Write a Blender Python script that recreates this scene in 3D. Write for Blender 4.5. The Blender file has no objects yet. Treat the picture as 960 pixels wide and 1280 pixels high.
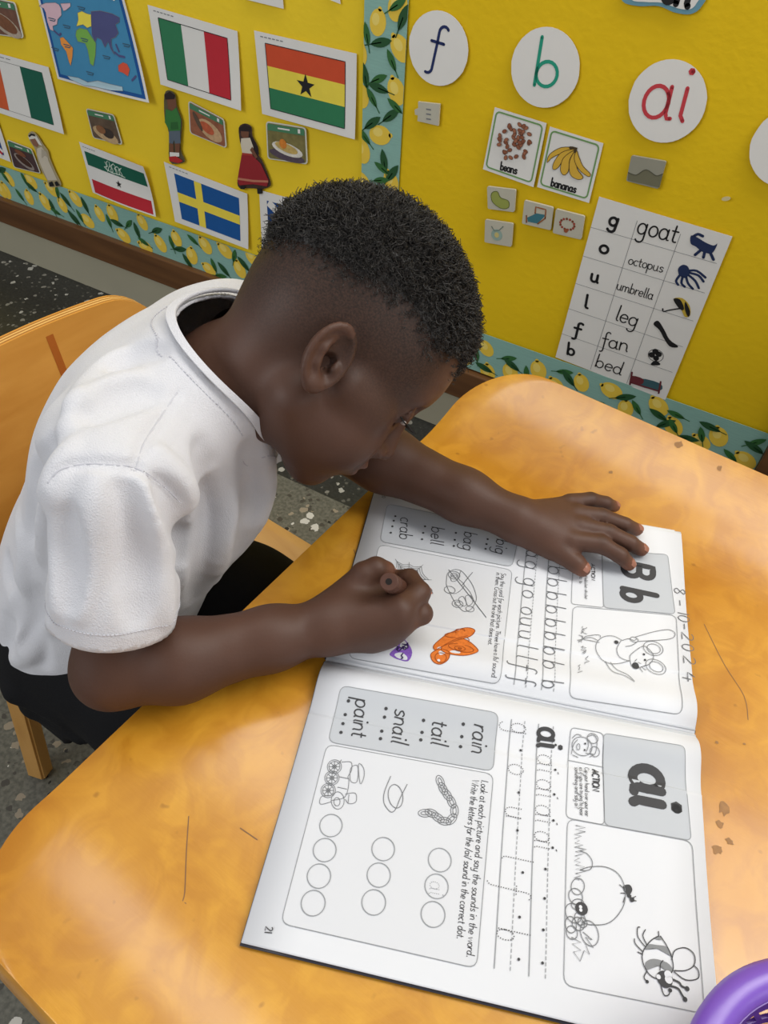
import bpy, bmesh, math, random
import numpy as np
from mathutils import Vector, Matrix

# ------------------------------------------------------------------ camera
# world: X along the display wall, Y towards it, Z up, floor at Z = 0, metres
CAM = np.array([0.0, 0.0, 1.099])
RT = np.array([[0.86728781, 0.39065839, -0.30854152],
               [0.49631274, -0.63058092, 0.59669202],
               [0.03854235, -0.67063681, -0.74078388]])
FPX = 961.0
scene = bpy.context.scene
col = scene.collection
cd = bpy.data.cameras.new('camera')
cam = bpy.data.objects.new('camera', cd)
col.objects.link(cam)
cd.sensor_fit = 'VERTICAL'
cd.sensor_height = 36.0
cd.lens = FPX / 1280.0 * 36.0
cd.clip_start = 0.01
m = Matrix.Identity(4)
for i in range(3):
    m[i][0] = RT[i, 0]; m[i][1] = -RT[i, 1]; m[i][2] = -RT[i, 2]; m[i][3] = CAM[i]
cam.matrix_world = m
scene.camera = cam

# ------------------------------------------------------------------ light
scene.view_settings.view_transform = 'Standard'
scene.view_settings.look = 'None'
scene.view_settings.gamma = 1.0
scene.view_settings.use_curve_mapping = False
scene.view_settings.exposure = 0.06
w = bpy.data.worlds.new('room_light')
scene.world = w
w.use_nodes = True
w.node_tree.nodes['Background'].inputs[0].default_value = (0.93, 0.95, 1.0, 1)
w.node_tree.nodes['Background'].inputs[1].default_value = 0.36

def area(name, loc, target, sx, sy, power, colr):
    l = bpy.data.lights.new(name, 'AREA')
    l.shape = 'RECTANGLE'; l.size = sx; l.size_y = sy; l.energy = power; l.color = colr
    o = bpy.data.objects.new(name, l); col.objects.link(o)
    o.location = loc
    o.rotation_euler = (Vector(target) - Vector(loc)).to_track_quat('-Z', 'Y').to_euler()
    return o

# high windows in the display wall right of the boards, more windows behind, and the ceiling lights
area('window_daylight', (.80, 1.13, 1.92), (-.05, -.2, 0.4), 1.5, 1.15, 34, (1.0, 0.98, 0.95))
area('window_daylight', (-1.6, -1.6, 2.0), (-0.4, 0.5, 0.6), 1.6, 1.2, 24, (0.96, 0.98, 1.0))
area('window_daylight', (2.3, -.6, 1.75), (-0.1, 0.45, 0.6), 1.4, 1.2, 8, (1.0, 0.98, 0.95))
area('ceiling_light', (0.0, 0.88, 2.55), (0.0, 0.70, 0.0), 2.4, 0.36, 19, (1.0, 0.97, 0.92))

# ------------------------------------------------------------------ helpers
R_ = random.Random(7)

def sight(px, py):
    return RT @ np.array([px - 480.0, py - 640.0, FPX])

def at_z(px, py, z):
    r = sight(px, py)
    return CAM + r * ((z - CAM[2]) / r[2])

def at_y(px, py, y):
    r = sight(px, py)
    return CAM + r * ((y - CAM[1]) / r[1])

def at_d(px, py, d):
    return CAM + sight(px, py) / FPX * d

def srgb(r, g, b):
    f = lambda c: (c / 255 / 12.92) if c / 255 <= 0.04045 else ((c / 255 + 0.055) / 1.055) ** 2.4
    return (f(r), f(g), f(b), 1.0)

MATS = {}
def mat(name, rgb, rough=0.6, spec=0.4, noise=0.0, nscale=40.0, bump=0.0, bscale=200.0, sheen=0.0, coat=0.0):
    """plain procedural material: colour with a little noise variation and fine bump"""
    if name in MATS: return MATS[name]
    M = bpy.data.materials.new(name); M.use_nodes = True
    nt = M.node_tree; b = nt.nodes['Principled BSDF']
    c = srgb(*rgb)
    b.inputs['Base Color'].default_value = c
    b.inputs['Roughness'].default_value = rough
    b.inputs['Specular IOR Level'].default_value = spec
    if sheen: b.inputs['Sheen Weight'].default_value = sheen
    if coat: b.inputs['Coat Weight'].default_value = coat
    tc = nt.nodes.new('ShaderNodeTexCoord')
    if noise:
        n = nt.nodes.new('ShaderNodeTexNoise'); n.inputs['Scale'].default_value = nscale
        n.inputs['Detail'].default_value = 5
        nt.links.new(tc.outputs['Object'], n.inputs['Vector'])
        mx = nt.nodes.new('ShaderNodeMix'); mx.data_type = 'RGBA'
        mx.inputs['A'].default_value = tuple(max(0, v * (1 - noise)) for v in c[:3]) + (1,)
        mx.inputs['B'].default_value = tuple(min(1, v * (1 + noise)) for v in c[:3]) + (1,)
        nt.links.new(n.outputs['Fac'], mx.inputs['Factor'])
        nt.links.new(mx.outputs['Result'], b.inputs['Base Color'])
    if bump:
        n2 = nt.nodes.new('ShaderNodeTexNoise'); n2.inputs['Scale'].default_value = bscale
        nt.links.new(tc.outputs['Object'], n2.inputs['Vector'])
        bp = nt.nodes.new('ShaderNodeBump'); bp.inputs['Strength'].default_value = bump
        bp.inputs['Distance'].default_value = 0.002
        nt.links.new(n2.outputs['Fac'], bp.inputs['Height'])
        nt.links.new(bp.outputs['Normal'], b.inputs['Normal'])
    MATS[name] = M
    return M

def mesh_obj(name, verts, faces, material, parent=None, smooth=False, mats=None, midx=None):
    me = bpy.data.meshes.new(name)
    me.from_pydata([tuple(map(float, v)) for v in verts], [], [tuple(map(int, f)) for f in faces])
    me.update()
    o = bpy.data.objects.new(name, me); col.objects.link(o)
    for mm in (mats or [material]): me.materials.append(mm)
    if midx is not None: me.polygons.foreach_set('material_index', midx)
    if smooth: me.polygons.foreach_set('use_smooth', [True] * len(me.polygons))
    if parent is not None: o.parent = parent
    return o

def bm_obj(name, bm, material, parent=None, smooth=False):
    me = bpy.data.meshes.new(name); bm.to_mesh(me); bm.free()
    o = bpy.data.objects.new(name, me); col.objects.link(o); me.materials.append(material)
    if smooth: me.polygons.foreach_set('use_smooth', [True] * len(me.polygons))
    if parent is not None: o.parent = parent
    return o

def empty(name, loc=(0, 0, 0), rz=0.0):
    """a thing's root at its base; parts below are given in world space through put()"""
    o = bpy.data.objects.new(name, None); col.objects.link(o)
    o.empty_display_size = 0.05
    o.location = loc; o.rotation_euler = (0, 0, rz)
    return o

def put(child, root):
    """parent a part that was built in world coordinates"""
    child.parent = root
    child.matrix_parent_inverse = (Matrix.Translation(root.location) @ root.rotation_euler.to_matrix().to_4x4()).inverted()
    return child

def tag(o, label=None, cat=None, group=None, kind=None):
    if label: o['label'] = label
    if cat: o['category'] = cat
    if group: o['group'] = group
    if kind: o['kind'] = kind
    return o

def backed(o, t, facing=(0, -1, 0)):
    """give a sheet thickness on the side away from the viewer of its print"""
    n = sum((p.normal * p.area for p in o.data.polygons), Vector())
    md = o.modifiers.new('thickness', 'SOLIDIFY'); md.thickness = t
    md.offset = -1 if n.dot(Vector(facing)) > 0 else 1
    return o

def box_bm(bm, c, s, M=None, bev=0.0):
    """box centred c, full size s, optional 3x3 rotation, into bm"""
    r = bmesh.ops.create_cube(bm, size=1.0)
    T = Matrix.Translation(c) @ ((M or Matrix.Identity(3)).to_4x4()) @ Matrix.Diagonal((*s, 1))
    bmesh.ops.transform(bm, matrix=T, verts=r['verts'])
    if bev:
        es = list({e for v in r['verts'] for e in v.link_edges})
        bmesh.ops.bevel(bm, geom=es, offset=bev, segments=2, affect='EDGES', profile=0.6)

def box(name, c, s, material, parent=None, rz=0.0, bev=0.0):
    bm = bmesh.new(); box_bm(bm, c, s, Matrix.Rotation(rz, 3, 'Z'), bev)
    return bm_obj(name, bm, material, parent)
# ------------------------------------------------------------------ room shell
WY = 1.168          # face of the display wall
def terrazzo(name, base, dark, chips, scale, rough):
    M = bpy.data.materials.new(name); M.use_nodes = True
    nt = M.node_tree; b = nt.nodes['Principled BSDF']; b.inputs['Roughness'].default_value = rough
    tc = nt.nodes.new('ShaderNodeTexCoord')
    n = nt.nodes.new('ShaderNodeTexNoise'); n.inputs['Scale'].default_value = 160; n.inputs['Detail'].default_value = 6
    nt.links.new(tc.outputs['Object'], n.inputs['Vector'])
    mx = nt.nodes.new('ShaderNodeMix'); mx.data_type = 'RGBA'
    mx.inputs['A'].default_value = dark; mx.inputs['B'].default_value = base
    rmp0 = nt.nodes.new('ShaderNodeValToRGB'); rmp0.color_ramp.elements[0].position = .35; rmp0.color_ramp.elements[1].position = .65
    nt.links.new(n.outputs['Fac'], rmp0.inputs['Fac'])
    nt.links.new(rmp0.outputs['Color'], mx.inputs['Factor'])
    last = mx.outputs['Result']
    for sc_, thr, size, tint in chips:
        v = nt.nodes.new('ShaderNodeTexVoronoi'); v.inputs['Scale'].default_value = sc_
        wn = nt.nodes.new('ShaderNodeTexNoise'); wn.inputs['Scale'].default_value = sc_ * 1.6
        va = nt.nodes.new('ShaderNodeVectorMath'); va.operation = 'SCALE'; va.inputs['Scale'].default_value = 0.012 * 60 / sc_
        vb = nt.nodes.new('ShaderNodeVectorMath'); vb.operation = 'ADD'
        nt.links.new(tc.outputs['Object'], wn.inputs['Vector'])
        nt.links.new(wn.outputs['Color'], va.inputs[0])
        nt.links.new(tc.outputs['Object'], vb.inputs[0]); nt.links.new(va.outputs[0], vb.inputs[1])
        nt.links.new(vb.outputs[0], v.inputs['Vector'])
        sep = nt.nodes.new('ShaderNodeSeparateColor'); nt.links.new(v.outputs['Color'], sep.inputs[0])
        a = nt.nodes.new('ShaderNodeMath'); a.operation = 'GREATER_THAN'; a.inputs[1].default_value = thr
        nt.links.new(sep.outputs[0], a.inputs[0])
        # chip size varies from cell to cell
        sz = nt.nodes.new('ShaderNodeMath'); sz.operation = 'MULTIPLY'; sz.inputs[1].default_value = size
        nt.links.new(sep.outputs[1], sz.inputs[0])
        d = nt.nodes.new('ShaderNodeMath'); d.operation = 'LESS_THAN'
        nt.links.new(v.outputs['Distance'], d.inputs[0]); nt.links.new(sz.outputs[0], d.inputs[1])
        mu = nt.nodes.new('ShaderNodeMath'); mu.operation = 'MULTIPLY'
        nt.links.new(a.outputs[0], mu.inputs[0]); nt.links.new(d.outputs[0], mu.inputs[1])
        m2 = nt.nodes.new('ShaderNodeMix'); m2.data_type = 'RGBA'
        m2.inputs['B'].default_value = tint
        nt.links.new(last, m2.inputs['A']); nt.links.new(mu.outputs[0], m2.inputs['Factor'])
        last = m2.outputs['Result']
    nt.links.new(last, b.inputs['Base Color'])
    return M

def slab(name, x0, x1, y0, y1, z0, z1, material, parent=None):
    return box(name, ((x0 + x1) / 2, (y0 + y1) / 2, (z0 + z1) / 2), (x1 - x0, y1 - y0, z1 - z0), material, parent)

t_light = terrazzo('terrazzo_grey', srgb(112, 110, 98), srgb(84, 83, 73),
                   [(95, .62, .55, srgb(70, 66, 58)), (60, .72, .5, srgb(150, 138, 118)), (48, .78, .55, srgb(205, 202, 192)), (70, .9, .4, srgb(38, 36, 33))], 60, .38)
t_dark = terrazzo('terrazzo_dark', srgb(52, 52, 48), srgb(36, 36, 34),
                  [(110, .75, .5, srgb(92, 90, 82)), (75, .80, .5, srgb(128, 125, 115)), (60, .88, .5, srgb(170, 168, 158))], 60, .35)
tag(slab('floor', -3.0, 2.4, -1.8, 0.862, -0.05, 0.0, t_light), 'light grey speckled terrazzo floor', kind='structure')
tag(slab('floor_border', -3.0, 2.4, 0.862, WY + .02, -0.05, 0.0, t_dark), 'dark terrazzo band along the wall', kind='structure')
cream = mat('cream_paint', (176, 170, 146), .5, .35, .06, 9)
tag(slab('wall_back', -3.0, 2.4, WY + .006, WY + .12, 0.0, 2.7, cream), 'wall behind the display boards', kind='structure')
tag(slab('baseboard_back', -3.0, 2.4, WY - .004, WY + .006, 0.0, 0.107, cream), 'cream painted skirting strip', kind='structure')

def wood(name, c1, c2, scale=(1, 12, 12), rough=.4, spec=.4, axis_noise=3.0, coat=0.0):
    M = bpy.data.materials.new(name); M.use_nodes = True
    nt = M.node_tree; b = nt.nodes['Principled BSDF']
    b.inputs['Roughness'].default_value = rough; b.inputs['Specular IOR Level'].default_value = spec
    b.inputs['Coat Weight'].default_value = coat; b.inputs['Coat Roughness'].default_value = .2
    tc = nt.nodes.new('ShaderNodeTexCoord')
    mp = nt.nodes.new('ShaderNodeMapping'); mp.inputs['Scale'].default_value = scale
    nt.links.new(tc.outputs['Object'], mp.inputs['Vector'])
    n = nt.nodes.new('ShaderNodeTexNoise'); n.inputs['Scale'].default_value = axis_noise; n.inputs['Detail'].default_value = 8
    n.inputs['Distortion'].default_value = .6
    nt.links.new(mp.outputs[0], n.inputs['Vector'])
    r = nt.nodes.new('ShaderNodeValToRGB')
    r.color_ramp.elements[0].position = .3; r.color_ramp.elements[0].color = c1
    r.color_ramp.elements[1].position = .72; r.color_ramp.elements[1].color = c2
    nt.links.new(n.outputs['Fac'], r.inputs['Fac'])
    nt.links.new(r.outputs['Color'], b.inputs['Base Color'])
    return M

rail_wood = wood('rail_wood', srgb(84, 54, 28), srgb(108, 72, 40), (1, 14, 14), .42)
bm = bmesh.new(); box_bm(bm, (-1.43, WY - .008, .1395), (3.14, .022, .067), bev=.003)
tag(bm_obj('trim_1', bm, rail_wood), 'brown wooden rail under the display boards', kind='structure')
bm = bmesh.new(); box_bm(bm, (.143, WY - .008, .70), (.05, .024, 1.19), bev=.003)
tag(bm_obj('trim_2', bm, rail_wood), 'brown wooden end post of the display board', kind='structure')

# yellow backing papers of the two boards, the left one's stronger light painted in
def paper_mat(name, rgb, n=.05):
    return mat(name, rgb, .72, .25, n, 6, .25, 90)
yl = paper_mat('yellow_backing_left', (242, 208, 44))
yr = paper_mat('yellow_backing_right', (230, 192, 18))
def backing(name, x0, x1, z0, z1, y, m_, label):
    nx, nz = 60, 30
    V, F = [], []
    for j in range(nz + 1):
        for i in range(nx + 1):
            x = x0 + (x1 - x0) * i / nx; z = z0 + (z1 - z0) * j / nz
            rip = .0004 * math.sin(x * 17 + z * 5) + .0003 * math.sin(x * 6 - z * 23 + 1.3)
            V.append((x, y - .001 + rip, z))
    for j in range(nz):
        for i in range(nx):
            a = j * (nx + 1) + i
            F.append((a, a + 1, a + nx + 2, a + nx + 1))
    o = mesh_obj(name, V, F, m_, smooth=True)
    md = o.modifiers.new('thickness', 'SOLIDIFY'); md.thickness = .0006
    tag(o, label, 'backing paper')
    return o
XB = float(at_y(512, 20, WY)[0])     # where the two boards meet
backing('backing_paper', -3.0, XB, .17, 1.5, WY, yl, 'yellow backing paper behind the flags and the world map')
backing('backing_paper', XB - .012, .12, .17, 1.5, WY - .0012, yr, 'yellow backing paper behind the letter circles')
# ------------------------------------------------------------------ desk
DZ = 0.55
DA = math.radians(-6.2)
dcx, dsx = math.cos(DA), math.sin(DA)
# desk frame: origin at its near boy-side corner; a runs away from the boy, b towards the wall
_p = at_z(0, 1044, DZ); _q = at_z(462, 617, DZ)
bdir = np.array([-dsx, dcx]); adir = np.array([dcx, dsx])
d_a0 = float(np.mean([np.dot(_p[:2], adir), np.dot(_q[:2], adir)]))
d_b0 = float(np.dot(at_z(30, 1235, DZ + .012)[:2], bdir))
d_b1 = float(np.dot(at_z(760, 513, DZ + .03)[:2], bdir))
DW, DD = 1.15, d_b1 - d_b0
DORG = adir * d_a0 + bdir * d_b0

desk_wood = wood('desk_veneer', srgb(186, 122, 20), srgb(222, 164, 50), (3.2, 1.3, 3), .40, .35, 3.2, .62)
desk_wood.node_tree.nodes['Principled BSDF'].inputs['Coat Roughness'].default_value = .16
nt = desk_wood.node_tree; b_ = nt.nodes['Principled BSDF']
# burr figure, faint stains and scratches on the lacquer
tc = nt.nodes.new('ShaderNodeTexCoord')
n2 = nt.nodes.new('ShaderNodeTexNoise'); n2.inputs['Scale'].default_value = 26; n2.inputs['Detail'].default_value = 9; n2.inputs['Distortion'].default_value = 1.6
nt.links.new(tc.outputs['Object'], n2.inputs['Vector'])
rr = nt.nodes.new('ShaderNodeValToRGB'); rr.color_ramp.elements[0].position = .42; rr.color_ramp.elements[1].position = .62
rr.color_ramp.elements[0].color = (.78, .68, .52, 1); rr.color_ramp.elements[1].color = (1, 1, 1, 1)
nt.links.new(n2.outputs['Fac'], rr.inputs['Fac'])
mu = nt.nodes.new('ShaderNodeMix'); mu.data_type = 'RGBA'; mu.blend_type = 'MULTIPLY'; mu.inputs['Factor'].default_value = .6
src = b_.inputs['Base Color'].links[0].from_socket
nt.links.new(src, mu.inputs['A']); nt.links.new(rr.outputs['Color'], mu.inputs['B'])
n3 = nt.nodes.new('ShaderNodeTexNoise'); n3.inputs['Scale'].default_value = 60; n3.inputs['Detail'].default_value = 2
nt.links.new(tc.outputs['Object'], n3.inputs['Vector'])
r3 = nt.nodes.new('ShaderNodeValToRGB'); r3.color_ramp.elements[0].position = .70; r3.color_ramp.elements[1].position = .76
r3.color_ramp.elements[0].color = (1, 1, 1, 1); r3.color_ramp.elements[1].color = (.62, .55, .45, 1)
nt.links.new(n3.outputs['Fac'], r3.inputs['Fac'])
m3 = nt.nodes.new('ShaderNodeMix'); m3.data_type = 'RGBA'; m3.blend_type = 'MULTIPLY'; m3.inputs['Factor'].default_value = .8
nt.links.new(mu.outputs['Result'], m3.inputs['A']); nt.links.new(r3.outputs['Color'], m3.inputs['B'])
nt.links.new(m3.outputs['Result'], b_.inputs['Base Color'])
rgh = nt.nodes.new('ShaderNodeMapRange'); rgh.inputs['To Min'].default_value = .34; rgh.inputs['To Max'].default_value = .52
nt.links.new(n2.outputs['Fac'], rgh.inputs['Value']); nt.links.new(rgh.outputs[0], b_.inputs['Roughness'])
# fine scratches and grain relief
mp = nt.nodes.new('ShaderNodeMapping'); mp.inputs['Scale'].default_value = (40, 400, 1); mp.inputs['Rotation'].default_value = (0, 0, .6)
nt.links.new(tc.outputs['Object'], mp.inputs['Vector'])
n4 = nt.nodes.new('ShaderNodeTexNoise'); n4.inputs['Scale'].default_value = 1.0; n4.inputs['Detail'].default_value = 3
nt.links.new(mp.outputs[0], n4.inputs['Vector'])
bp = nt.nodes.new('ShaderNodeBump'); bp.inputs['Strength'].default_value = .12; bp.inputs['Distance'].default_value = .001
nt.links.new(n4.outputs['Fac'], bp.inputs['Height']); nt.links.new(bp.outputs['Normal'], b_.inputs['Normal'])

def lip(b):
    """height of the moulded top: both ends sweep up"""
    h = 0.0
    t = (b - (DD - .125)) / .125
    if t > 0: h += .036 * (t ** 1.7)
    t = (.10 - b) / .10
    if t > 0: h += .020 * t * t
    return h

desk = empty('school_desk', (DORG[0], DORG[1], 0), DA)
tag(desk, 'honey-coloured plywood desk with upswept ends, under the open workbook', 'desk')
def desk_top():
    # rounded-rectangle grid: rows follow b, ends pulled in at the corners
    rc = .075
    nb, na = 90, 40
    V, F = [], []
    for j in range(nb + 1):
        b = DD * (0.5 - 0.5 * math.cos(math.pi * j / nb))
        ins = 0.0
        e = min(b, DD - b)
        if e < rc: ins = rc - math.sqrt(max(0, rc * rc - (rc - e) ** 2))
        for i in range(na + 1):
            s = i / na
            a = ins + (DW - 2 * ins) * s
            V.append((a, b, DZ + lip(b)))
    for j in range(nb):
        for i in range(na):
            q = j * (na + 1) + i
            F.append((q, q + 1, q + na + 2, q + na + 1))
    o = mesh_obj('desk_top', V, F, desk_wood, desk, smooth=True)
    md = o.modifiers.new('thickness', 'SOLIDIFY'); md.thickness = .017; md.offset = -1
    bv = o.modifiers.new('edge', 'BEVEL'); bv.width = .003; bv.segments = 2; bv.limit_method = 'ANGLE'; bv.angle_limit = 1.0
    return o
desk_top()
leg_wood = wood('beech_leg', srgb(176, 128, 62), srgb(200, 152, 84), (12, 12, 1), .45)
for a in (.13, DW - .13):
    for b in (.17, DD - .17):
        box('leg', (a, b, (DZ - .017) / 2), (.045, .045, DZ - .017), leg_wood, desk, bev=.004)
for b in (.17, DD - .17):
    box('rail', (DW / 2, b, DZ - .047), (DW - .30, .022, .06), leg_wood, desk, bev=.002)
box('rail', (.13, DD / 2, DZ - .047), (.022, DD - .38, .06), leg_wood, desk, bev=.002)
box('rail', (DW - .13, DD / 2, DZ - .047), (.022, DD - .38, .06), leg_wood, desk, bev=.002)

# ------------------------------------------------------------------ chair
CA = math.radians(-9.0)
chair = empty('school_chair', (-.475, .375, 0), CA)
tag(chair, 'bent plywood school chair with wooden legs under the seated child', 'chair')
ply_a = wood('chair_veneer', srgb(205, 140, 56), srgb(226, 164, 78), (2, 2, 9), .4, .45, 3.0, .15)
ply_d = wood('ply_dark', srgb(158, 98, 38), srgb(180, 120, 54), (3, 3, 9), .5)
ply_l = wood('ply_light', srgb(222, 172, 92), srgb(238, 194, 116), (3, 3, 9), .5)
seat_w = wood('seat_veneer', srgb(196, 148, 82), srgb(214, 170, 104), (2.5, 8, 2), .42, .45, 3.0, .1)
def rounded_panel(w_, h_, r, n=8, r2=None):
    """outline of a panel w_ wide (centred) and h_ tall with rounded corners"""
    r2 = r if r2 is None else r2
    P = []
    for cx, cy, a0, q in ((w_ / 2 - r2, r2, -90, r2), (w_ / 2 - r, h_ - r, 0, r), (-w_ / 2 + r, h_ - r, 90, r), (-w_ / 2 + r2, r2, 180, r2)):
        for i in range(n + 1):
            a = math.radians(a0 + 90 * i / n)
            P.append((cx + q * math.cos(a), cy + q * math.sin(a)))
    return P
BW, BH, BZ = .37, .225, .358
def back_point(u, v, d):
    """backrest: u across, v up, d through the thickness; hollowed towards the sitter, raked back"""
    rake = math.radians(12)
    x = -.150 - .030 + .9 * u * u - v * math.sin(rake) - d
    return (x, u, BZ + v * math.cos(rake))
def ply_layer(d0, d1, material, grow):
    # grid fill of the rounded outline so that the sheet can curve
    bm = bmesh.new()
    P = rounded_panel(BW, BH, .055, 10, .05)
    ny = 24; nx = 22
    def half(v):
        e = min(v, BH - v); r = .055
        return BW / 2 - (r - math.sqrt(max(0, r * r - (r - e) ** 2)) if e < r else 0)
    rows = []
    for dd in (d0, d1):
        grid = []
        for j in range(ny + 1):
            v = BH * (.5 - .5 * math.cos(math.pi * j / ny)); hw = half(v)
            grid.append([bm.verts.new(back_point(-hw + 2 * hw * i / nx, v, dd)) for i in range(nx + 1)])
        rows.append(grid)
    A, B = rows
    for j in range(ny):
        for i in range(nx):
            bm.faces.new((A[j][i], A[j][i + 1], A[j + 1][i + 1], A[j + 1][i]))
            bm.faces.new((B[j][i], B[j + 1][i], B[j + 1][i + 1], B[j][i + 1]))
    for j in range(ny):
        bm.faces.new((A[j][0], A[j + 1][0], B[j + 1][0], B[j][0]))
        bm.faces.new((A[j][nx], B[j][nx], B[j + 1][nx], A[j + 1][nx]))
    for i in range(nx):
        bm.faces.new((A[0][i], B[0][i], B[0][i + 1], A[0][i + 1]))
        bm.faces.new((A[ny][i], A[ny][i + 1], B[ny][i + 1], B[ny][i]))
    bmesh.ops.remove_doubles(bm, verts=bm.verts, dist=1e-6)
    bmesh.ops.recalc_face_normals(bm, faces=bm.faces)
    o = bm_obj('ply_layer', bm, material, None)
    return o
brest = empty('backrest'); brest.parent = chair
T = .016; nl = 7
for k in range(nl):
    o = ply_layer(T * k / nl, T * (k + 1) / nl, ply_a if k in (0, nl - 1) else (ply_d if k % 2 else ply_l), 0)
    o.parent = brest
# worn orange streak on the front veneer
V, F = [], []
for i in range(9):
    v = BH - .012 - .085 * i / 8; u = .055 - .004 * i / 8
    for s in (-1, 1):
        p = back_point(u + s * .0045, v, -.0004); V.append(p)
    if i: a = 2 * (i - 1); F.append((a, a + 1, a + 3, a + 2))
mesh_obj('stain', V, F, mat('stain_orange', (176, 96, 30), .5, .4, .15, 80), brest)
# seat: thin panel with softly dropped front edge
SZ = .300
def seat():
    nx, ny = 30, 24
    V, F = [], []
    for j in range(ny + 1):
        for i in range(nx + 1):
            s = i / nx; t = -1 + 2 * j / ny
            hw = .165 + .018 * s
            e = min(s, 1 - s) * .35
            if e < .05: hw -= .05 - math.sqrt(max(0, .0025 - (.05 - e) ** 2))
            x = -.17 + .35 * s
            z = SZ - .010 * math.sin(math.pi * s) * (1 - t * t) - (.022 * ((s - .85) / .15) ** 2 if s > .85 else 0)
            V.append((x, hw * t, z))
    for j in range(ny):
        for i in range(nx):
            q = j * (nx + 1) + i
            F.append((q, q + 1, q + nx + 2, q + nx + 1))
    o = mesh_obj('seat', V, F, seat_w, chair, smooth=True)
    md = o.modifiers.new('thickness', 'SOLIDIFY'); md.thickness = .012; md.offset = -1
seat()
def bar(name, a, b, sx, sy, material, parent, bev=.003):
    a, b = Vector(a), Vector(b); d = b - a
    bm = bmesh.new(); r = bmesh.ops.create_cube(bm, size=1)
    q = d.to_track_quat('Z', 'Y').to_matrix().to_4x4()
    T_ = Matrix.Translation((a + b) / 2) @ q @ Matrix.Diagonal((sx, sy, d.length, 1))
    bmesh.ops.transform(bm, matrix=T_, verts=r['verts'])
    if bev: bmesh.ops.bevel(bm, geom=list(bm.edges), offset=bev, segments=2, affect='EDGES')
    return bm_obj(name, bm, material, parent)
for s in (-1, 1):
    bar('leg', (-.122, s * .216, 0), (-.145, s * .160, SZ - .012), .028, .024, leg_wood, chair)
    bar('leg', (.155, s * .170, 0), (.135, s * .150, SZ - .016), .028, .024, leg_wood, chair)
    bar('side_rail', (-.150, s * .152, SZ - .035), (.135, s * .148, SZ - .038), .016, .034, leg_wood, chair)
    bar('back_post', (-.152, s * .150, SZ - .012), (-.188, s * .128, BZ + .10), .020, .024, leg_wood, chair)
bar('cross_rail', (-.15, -.15, SZ - .04), (-.15, .15, SZ - .04), .016, .034, leg_wood, chair)
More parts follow.
